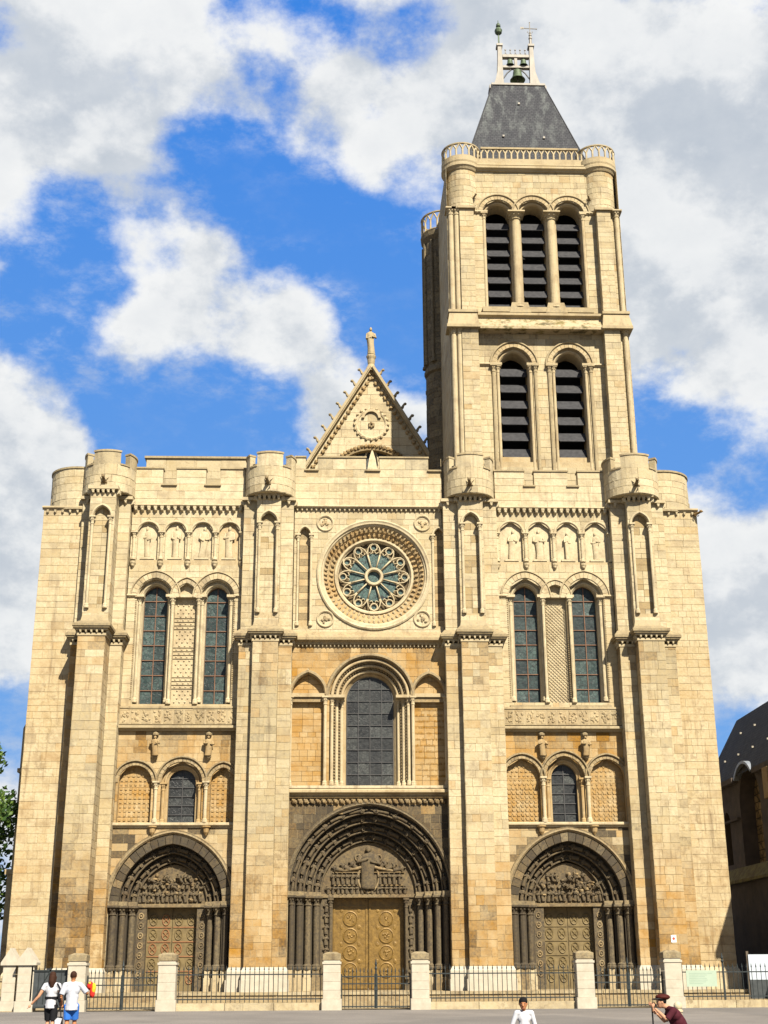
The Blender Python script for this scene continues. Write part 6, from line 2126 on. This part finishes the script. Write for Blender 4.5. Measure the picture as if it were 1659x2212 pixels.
# ------------------------------------------------------------------ trees on the left
def tree(x, y, h, cr, seed, label, nleaf=5200):
    rnd = random.Random(seed)
    o = empty('tree', (x, y, .16))
    q = MB()
    q.tube([(0, 0, 0), (.05, .0, h * .18), (-.05, .05, h * .36), (.1, 0, h * .55)], [.34, .28, .22, .14], 9)
    cl = []
    for i in range(30):
        an = rnd.uniform(0, 2 * pi); zz = h * rnd.uniform(.22, .93); rr = cr * rnd.uniform(.35, .95) * math.sin(min(pi, max(.25, (zz / h - .05) * 3.2)))
        e = Vector((rr * math.cos(an), rr * math.sin(an), zz))
        z0 = min(zz * .6, h * .5)
        q.tube([(0, 0, z0), (e.x * .45, e.y * .45, (z0 + zz) / 2 + .2), tuple(e)], [.13, .08, .03], 6)
        cl.append((e, cr * rnd.uniform(.26, .42)))
    q.build('trunk', 'bark', o)
    L = MB()
    for _ in range(nleaf):
        c, r = cl[rnd.randrange(len(cl))]
        d = Vector((rnd.gauss(0, 1), rnd.gauss(0, 1), rnd.gauss(0, .8)))
        d = d.normalized() * r * (rnd.random() ** .45)
        p = c + d
        s = rnd.uniform(.10, .19)
        n1 = Vector((rnd.gauss(0, 1), rnd.gauss(0, 1), rnd.gauss(0, 1))).normalized(); n2 = n1.orthogonal().normalized(); n3 = n1.cross(n2)
        L.add([tuple(p - n2 * s), tuple(p + n3 * s * .55), tuple(p + n2 * s), tuple(p - n3 * s * .55)], [(0, 1, 2, 3)], (rnd.random(), 0, 0))
    tag(L.build('crown', 'leaf', o), kind='stuff')
    tag(o, label, 'tree', 'trees at the left edge')


tree(-20.5, 2.6, 13.2, 3.6, 5, 'leafy green tree close beside the left corner of the church', 11000)
tree(-27.5, 15.0, 13.0, 4.0, 9, 'leafy green tree farther back at the left edge', 5000)

# ------------------------------------------------------------------ people
def remeshed(mb, name, mat, parent, vox=.010, smooth=6):
    me = mb.mesh(name)
    o = bpy.data.objects.new(name, me); COL.objects.link(o)
    m = o.modifiers.new('r', 'REMESH'); m.mode = 'VOXEL'; m.voxel_size = vox
    s = o.modifiers.new('s', 'SMOOTH'); s.factor = .5; s.iterations = smooth
    dg = bpy.context.evaluated_depsgraph_get()
    ev = o.evaluated_get(dg)
    me2 = bpy.data.meshes.new_from_object(ev, depsgraph=dg)
    bpy.data.objects.remove(o); bpy.data.meshes.remove(me)
    me2.name = name
    me2.materials.clear(); me2.materials.append(mat)
    me2.polygons.foreach_set('use_smooth', [True] * len(me2.polygons))
    return link(name, me2, parent)


def flat(name, c, rough=.7):
    k = tuple(q * .8 for q in c)
    return simple_mat(name, k, c, 14.0, rough, .15, .004, 0.0, .12)


SKIN = flat('skin', (0.50, 0.26, 0.15), .55)
SKIN2 = flat('skin_tanned', (0.40, 0.17, 0.075), .55)


def hand(mb, w, e, out, r=.026):
    """palm with five slightly curled fingers; w wrist, e elbow, out = side of the thumb"""
    w, e, out = Vector(w), Vector(e), Vector(out)
    d = (w - e).normalized(); out = (out - d * out.dot(d)).normalized(); nn = d.cross(out).normalized()
    p = w + d * .055
    mb.ball(tuple(p), (.036, .030, .040), 8, 6)
    for i, (o_, L) in enumerate(((.026, .070), (.009, .080), (-.009, .074), (-.026, .060))):
        b_ = p + d * .025 + out * o_
        k = b_ + d * L * .5 + nn * .004
        mb.tube([tuple(b_), tuple(k), tuple(k + d * L * .42 - nn * .018)], [.0105, .0095, .008], 6)
    b_ = w + d * .03 + out * .026
    mb.tube([tuple(b_), tuple(b_ + d * .028 + out * .026), tuple(b_ + d * .055 + out * .030 - nn * .008)], [.012, .0105, .009], 6)


def person(name, loc, rz, J, label, clothes, skin, hair, vox=.010, extra=None, face=True, big=1.0):
    """J: joints in metres, figure facing -Y"""
    o = empty(name, loc, rz)
    V = {k: Vector(v) for k, v in J.items()}
    s = J_scale = (V['head'] - V['pelvis']).length / .66
    b = MB()
    hd = V['head']
    s = s * big
    b.ball(tuple(hd), (.076 * s, .095 * s, .112 * s), 12, 10)
    fw = V.get('face', Vector((0, -1, 0))).normalized()
    rt = fw.cross(Vector((0, 0, 1))).normalized()
    b.ball(tuple(hd + fw * .030 * s - Vector((0, 0, .055 * s))), (.055 * s, .055 * s, .06 * s), 10, 8)
    b.tube([tuple(hd + fw * .09 * s + Vector((0, 0, .012 * s))), tuple(hd + fw * .112 * s - Vector((0, 0, .022 * s)))], [.010 * s, .016 * s], 6)
    for q in (-1, 1): b.ball(tuple(hd + rt * q * .078 * s - fw * .005 * s), (.014 * s, .022 * s, .03 * s), 6, 6)
    s = J_scale
    b.tube([tuple(hd - Vector((0, 0, .06 * s))), tuple(V['neck']), tuple(V['chest'])], [.052 * s, .054 * s, .08 * s], 10)
    b.ball(tuple(V['chest']), (.155 * s, .10 * s, .15 * s), 12, 8)
    b.ball(tuple((V['chest'] + V['pelvis']) / 2), (.125 * s, .088 * s, .17 * s), 12, 8)
    b.ball(tuple(V['pelvis']), (.15 * s, .105 * s, .12 * s), 12, 8)
    b.tube([tuple(V['sl']), tuple(V['neck'] - Vector((0, 0, .03))), tuple(V['sr'])], [.055 * s, .06 * s, .055 * s], 10)
    for q in 'lr':
        b.tube([tuple(V['s' + q]), tuple((V['s' + q] + V['e' + q]) / 2), tuple(V['e' + q])], [.055 * s, .048 * s, .040 * s], 10); b.ball(tuple(V['s' + q]), .056 * s, 8, 6)
        b.tube([tuple(V['e' + q]), tuple(V['e' + q].lerp(V['w' + q], .35)), tuple(V['w' + q])], [.040 * s, .040 * s, .026 * s], 10)
        hand(b, V['w' + q], V['e' + q], V.get('thumb' + q, fw))
        hp = V['pelvis'] + Vector((V['k' + q].x - V['pelvis'].x, 0, 0)).normalized() * .085 * s - Vector((0, 0, .03 * s)) if abs(V['k' + q].x - V['pelvis'].x) > .01 else V['pelvis']
        V['h' + q] = hp
        b.tube([tuple(hp), tuple(hp.lerp(V['k' + q], .5)), tuple(V['k' + q])], [.090 * s, .078 * s, .055 * s], 10)
        b.tube([tuple(V['k' + q]), tuple(V['k' + q].lerp(V['a' + q], .3)), tuple(V['a' + q])], [.054 * s, .058 * s, .034 * s], 10)
        tdir = V.get('toe' + q, fw)
        b.tube([tuple(V['a' + q] - tdir * .04 * s - Vector((0, 0, .03 * s))), tuple(V['a' + q] + tdir * .16 * s - Vector((0, 0, .045 * s)))], [.042 * s, .030 * s], 8)
    remeshed(b, 'body', skin, o, vox)
    for (nm, mat, fn) in clothes:
        c = MB(); fn(c, V, s, fw, rt); remeshed(c, nm, mat, o, vox * 1.15)
    s = s * big
    h = MB(); hair[1](h, V, s, fw, rt); remeshed(h, 'hair', hair[0], o, vox)
    if face:
        dk = flat('eye_dark', (.02, .015, .012), .3); lip = flat('lip', (.30, .10, .07), .5)
        for q in (-1, 1):
            e = MB(); e.ball(tuple(hd + fw * .086 * s + rt * q * .032 * s + Vector((0, 0, .006 * s))), (.012 * s, .008 * s, .008 * s), 6, 4); e.build('eye', dk, o)
            e = MB(); e.tube([tuple(hd + fw * .088 * s + rt * q * .016 * s + Vector((0, 0, .03 * s))), tuple(hd + fw * .082 * s + rt * q * .05 * s + Vector((0, 0, .028 * s)))], .005 * s, 5); e.build('eyebrow', hair[0], o)
        e = MB(); e.tube([tuple(hd + fw * .088 * s - rt * .022 * s - Vector((0, 0, .058 * s))), tuple(hd + fw * .094 * s - Vector((0, 0, .060 * s))), tuple(hd + fw * .088 * s + rt * .022 * s - Vector((0, 0, .058 * s)))], .006 * s, 5); e.build('mouth', lip, o)
    if extra: extra(o, V, s, fw, rt)
    tag(o, label, 'person')
    return o


def shirt(len_sleeve=.55, hem=.10, r=1.0, sleeve_r=.066):
    def f(c, V, s, fw, rt):
        c.ball(tuple(V['chest']), (.172 * s * r, .122 * s * r, .15 * s), 12, 8)
        c.ball(tuple((V['chest'] + V['pelvis']) / 2), (.150 * s * r, .112 * s * r, .19 * s), 12, 8)
        c.tube([tuple(V['chest']), tuple((V['chest'] + V['pelvis']) / 2), tuple(V['pelvis'] - Vector((0, 0, hem * s)))], [.12 * s * r, .13 * s * r, .155 * s * r], 14)
        c.ball(tuple(V['pelvis'] - Vector((0, 0, hem * .4 * s))), (.172 * s * r, .130 * s * r, .10 * s), 12, 8)
        c.tube([tuple(V['sl']), tuple(V['neck'] - Vector((0, 0, .035))), tuple(V['sr'])], [.070 * s, .074 * s, .070 * s], 10)
        for q in 'lr':
            L = len_sleeve
            if L <= 1: pts = [V['s' + q], V['s' + q].lerp(V['e' + q], L)]; rr = [.070 * s, sleeve_r * s]
            else: pts = [V['s' + q], V['e' + q], V['e' + q].lerp(V['w' + q], L - 1)]; rr = [.070 * s, .058 * s, .045 * s]
            c.tube([tuple(p) for p in pts], rr, 10); c.ball(tuple(V['s' + q]), .070 * s, 8, 6)
    return f


def shorts(L=.9, r=1.0):
    def f(c, V, s, fw, rt):
        c.ball(tuple(V['pelvis'] - Vector((0, 0, .02))), (.162 * s * r, .120 * s * r, .115 * s), 12, 8)
        for q in 'lr': c.tube([tuple(V['h' + q]), tuple(V['h' + q].lerp(V['k' + q], L))], [.104 * s * r, .092 * s * r], 10)
    return f


def trousers(r=1.0):
    def f(c, V, s, fw, rt):
        c.ball(tuple(V['pelvis'] - Vector((0, 0, .02))), (.162 * s * r, .122 * s * r, .115 * s), 12, 8)
        for q in 'lr': c.tube([tuple(V['h' + q]), tuple(V['k' + q]), tuple(V['a' + q] + Vector((0, 0, .02)))], [.104 * s * r, .076 * s * r, .062 * s * r], 10)
    return f


def shoes(c, V, s, fw, rt):
    for q in 'lr':
        t = V.get('toe' + q, fw)
        c.tube([tuple(V['a' + q] - t * .05 * s - Vector((0, 0, .022 * s))), tuple(V['a' + q] + t * .18 * s - Vector((0, 0, .036 * s)))], [.050 * s, .040 * s], 10)


def belt(z=.0, r=1.0, h=.035):
    def f(c, V, s, fw, rt):
        m = V['pelvis'].lerp(V['chest'], .42 + z)
        c.lathe(m.x, m.y, [(.168 * s * r, m.z - h), (.172 * s * r, m.z - h * .9), (.172 * s * r, m.z + h * .9), (.168 * s * r, m.z + h)], 20, sy=.78)
    return f


def hair_short(c, V, s, fw, rt):
    h = V['head']
    c.ball(tuple(h + Vector((0, 0, .030 * s)) - fw * .018 * s), (.086 * s, .098 * s, .095 * s), 12, 10)
    c.ball(tuple(h - fw * .050 * s - Vector((0, 0, .0 * s))), (.070 * s, .055 * s, .06 * s), 10, 8)


def hair_child(c, V, s, fw, rt):
    h = V['head']
    c.ball(tuple(h + Vector((0, 0, .040 * s)) - fw * .012 * s), (.090 * s, .104 * s, .088 * s), 12, 10)
    c.ball(tuple(h - fw * .05 * s - Vector((0, 0, .02 * s))), (.078 * s, .06 * s, .08 * s), 10, 8)


def hair_long(c, V, s, fw, rt):
    h = V['head']
    c.ball(tuple(h + Vector((0, 0, .028 * s)) - fw * .02 * s), (.090 * s, .102 * s, .10 * s), 12, 10)
    c.tube([tuple(h - fw * .05 * s), tuple(h - fw * .085 * s - Vector((0, 0, .13 * s))), tuple(h - fw * .095 * s - Vector((0, 0, .27 * s)) + rt * .02)], [.088 * s, .082 * s, .045 * s], 12)
    for q in (-1, 1): c.tube([tuple(h + rt * q * .06 * s), tuple(h + rt * q * .065 * s - fw * .05 * s - Vector((0, 0, .20 * s)))], [.05 * s, .035 * s], 8)


WHITE = flat('white_cotton', (.50, .50, .52), .8)
WHITE2 = flat('white_cotton_grey', (.46, .47, .51), .8)
BLACK = flat('black_cloth', (.012, .012, .014), .8)
BLUE = flat('blue_cloth', (.035, .16, .55), .8)
RED = flat('red_cloth', (.55, .03, .02), .8)
YELLOW = flat('yellow_cloth', (.75, .50, .03), .8)
MAROON = flat('maroon_cloth', (.060, .010, .016), .85)
BROWNH = flat('brown_hair', (.040, .016, .008), .8)
DARKH = flat('dark_hair', (.006, .005, .005), .8)
GROUND_Y = lambda y: 0.0 if y < -28 else .16 * (y + 28) / 18.1

# woman walking away, arm swung out to the left
Jw = dict(head=(0, 0, 1.52), neck=(0, .01, 1.37), chest=(0, .01, 1.20), pelvis=(0, 0, .90), sl=(.165, .01, 1.31), sr=(-.165, .01, 1.31),
          el=(.30, .06, 1.06), wl=(.48, .02, .88), er=(-.22, .0, 1.05), wr=(-.20, -.12, .84), kl=(.075, -.10, .50), al=(.08, -.02, .08), kr=(-.075, -.02, .49), ar=(-.08, .20, .12), thumbl=(.2, -1, 0), thumbr=(0, -1, 0))


def woman_extra(o, V, s, fw, rt):
    q = MB(); q.ball((-.235, .10, 1.08), (.055, .10, .17), 10, 8); remeshed(q, 'shoulder_bag', BLACK, o, .012)
    q = MB(); q.tube([(-.235, .08, 1.22), (-.16, .10, 1.36), (-.06, -.02, 1.33)], .014, 6); q.build('bag_strap', BLACK, o)


person('person', (-8.72, -30.0, 0), pi + R(-4), Jw, 'woman seen from behind in white top, black belt and dark shorts, left arm swung out',
       [('top', WHITE, shirt(.42, .12, .98)), ('shorts', BLACK, shorts(.95, .97)), ('belt', BLACK, belt(0, 1.0)), ('shoes', BLACK, shoes)], SKIN, (BROWNH, hair_long), extra=woman_extra, face=True)

Jm = dict(head=(0, -.01, 1.53), neck=(0, .01, 1.38), chest=(0, .01, 1.20), pelvis=(0, 0, .90), sl=(.185, .01, 1.32), sr=(-.185, .01, 1.32),
          el=(.26, .05, 1.06), wl=(.24, -.10, .88), er=(-.36, -.02, 1.12), wr=(-.28, -.22, 1.20), kl=(.085, -.02, .50), al=(.09, .16, .11), kr=(-.085, -.12, .51), ar=(-.09, -.06, .08), thumbl=(0, -1, 0), thumbr=(0, 0, 1))


def man_extra(o, V, s, fw, rt):
    q = MB(); q.ball((-.40, -.20, 1.30), (.09, .10, .10), 8, 6, jit=.12); q.ball((-.46, -.18, 1.14), (.07, .09, .13), 8, 6, jit=.12); B = remeshed(q, 'red_bundle', RED, o, .012)
    q = MB(); q.ball((-.49, -.17, 1.24), (.055, .09, .14), 8, 6, jit=.15); q.ball((-.39, -.13, 1.36), (.04, .04, .03), 6, 5); remeshed(q, 'yellow_bundle', YELLOW, o, .012)
    q = MB(); q.box(.02, .10, .119, .124, 1.20, 1.225); q.box(-.06, .05, .119, .124, 1.16, 1.18); q.build('shirt_print', flat('faded_blue_print', (.40, .45, .62)), o)


person('person', (-8.20, -30.1, 0), pi + R(6), Jm, 'man seen from behind in white T-shirt and blue shorts carrying a red and yellow bundle',
       [('shirt', WHITE2, shirt(.85, .16, 1.12, .078)), ('shorts', BLUE, shorts(.92, 1.08)), ('shoes', BLACK, shoes)], SKIN2, (BROWNH, hair_short), extra=man_extra, face=True)
# carrier bag between them
o = empty('carrier_bag', (-8.50, -30.05, .30))
q = MB(); q.frustum((-.11, .11, -.05, .05), 0, (-.09, .09, -.03, .03), .30); q.build('bag_body', BLACK, o)
q = MB(); q.add([(-.08, -.056, .12), (.05, -.056, .10), (.09, -.049, .26), (-.02, -.047, .28), (-.08, -.050, .22)] , [(0, 1, 2, 3, 4)]); q.build('white_print', WHITE, o)
for y in (-.03, .03):
    q = MB(); q.tube([(-.05, y, .29), (-.04, y, .42), (.0, y, .47), (.04, y, .42), (.05, y, .29)], .008, 5); q.build('handle', BLACK, o)
tag(o, 'black and white carrier bag held between the walking couple', 'bag')

# child facing the camera
Jc = dict(head=(-.01, -.02, 1.01), neck=(0, .0, .90), chest=(0, .0, .78), pelvis=(0, 0, .57), sl=(.125, .0, .865), sr=(-.125, .0, .865),
          el=(.175, .0, .68), wl=(.15, -.06, .52), er=(-.20, .0, .68), wr=(-.24, -.05, .52), kl=(.06, -.05, .32), al=(.065, -.02, .06), kr=(-.06, .0, .31), ar=(-.065, .10, .07), face=(-.18, -1, -.25))
person('person', (1.50, -40.0, 0), 0, Jc, 'dark-haired child in a white long-sleeved top facing the camera near the railing',
       [('top', WHITE, shirt(1.9, .08, .98)), ('trousers', BLACK, trousers()), ('shoes', BLACK, shoes)], SKIN2, (DARKH, hair_child), vox=.008, big=1.28).scale = (1.04, 1.04, 1.04)

# bent figure with a cap and a stick, turned to the left
Jo = dict(head=(0, -.23, 1.06), neck=(0, -.12, .98), chest=(0, -.02, .84), pelvis=(0, .10, .62), sl=(.165, -.06, .93), sr=(-.165, -.06, .93),
          el=(.20, -.20, .78), wl=(.05, -.36, .96), er=(-.20, -.14, .74), wr=(-.05, -.31, .87), kl=(.085, -.02, .36), al=(.09, .06, .06), kr=(-.085, .0, .36), ar=(-.09, .14, .06), face=(0, -1, -.22), thumbl=(0, 0, 1), thumbr=(0, 0, 1))


def cap_extra(o, V, s, fw, rt):
    h = V['head']
    q = MB(); q.ball((h.x, h.y + .03, h.z + .085), (.105, .135, .055), 14, 8); remeshed(q, 'cap', flat('red_cap', (.055, .008, .004)), o, .009)
    q = MB(); q.ball((h.x, h.y - .085, h.z + .052), (.082, .095, .016), 12, 6); q.ball((h.x, h.y + .0, h.z + .06), (.094, .11, .028), 12, 6); remeshed(q, 'cap_brim', flat('grey_brim', (.022, .02, .02)), o, .009)


person('person', (4.16, -40.0, 0), R(-90), Jo, 'person in a red cap and dark maroon top bent forward over a stick',
       [('top', MAROON, shirt(.95, .14, 1.30)), ('skirt', MAROON, trousers(1.15)), ('shoes', BLACK, shoes)], SKIN, (DARKH, hair_short), vox=.009, extra=cap_extra)
o = empty('walking_stick', (3.76, -40.0, 0))
q = MB(); q.tube([(0, 0, 0), (0, 0, 1.0)], .014, 8); q.build('shaft', BLACK, o)
q = MB(); q.tube([(.07, 0, 1.0), (.04, 0, 1.05), (0, 0, 1.04), (0, 0, .98)], .016, 8); q.build('handle', BLACK, o)
q = MB(); q.lathe(0, 0, [(.018, 0), (.018, .04), (.013, .05)], 8); q.build('rubber_tip', BLACK, o)
tag(o, 'black walking stick held by the person in the red cap', 'walking stick')
# pale round-headed bollard
o = empty('bollard', (6.45, -31.0, 0))
q = MB((.9, .03, .02)); q.lathe(0, 0, [(.14, 0), (.14, .06), (.105, .10), (.095, .62), (.115, .64), (.115, .68), (.08, .70)], 16); q.build('shaft', 'stone', o, False)
q = MB((.9, .03, .02)); q.ball((0, 0, .77), .105, 14, 10); q.build('head', 'stone', o, True)
tag(o, 'pale stone bollard with a round head behind the stick', 'bollard')

emit_blocks()


def flatten():
    """keep thing > part > sub-part: anything deeper becomes a sub-part beside its parent"""
    for o in list(bpy.data.objects):
        while o.parent and o.parent.parent and o.parent.parent.parent:
            o.parent = o.parent.parent


flatten()
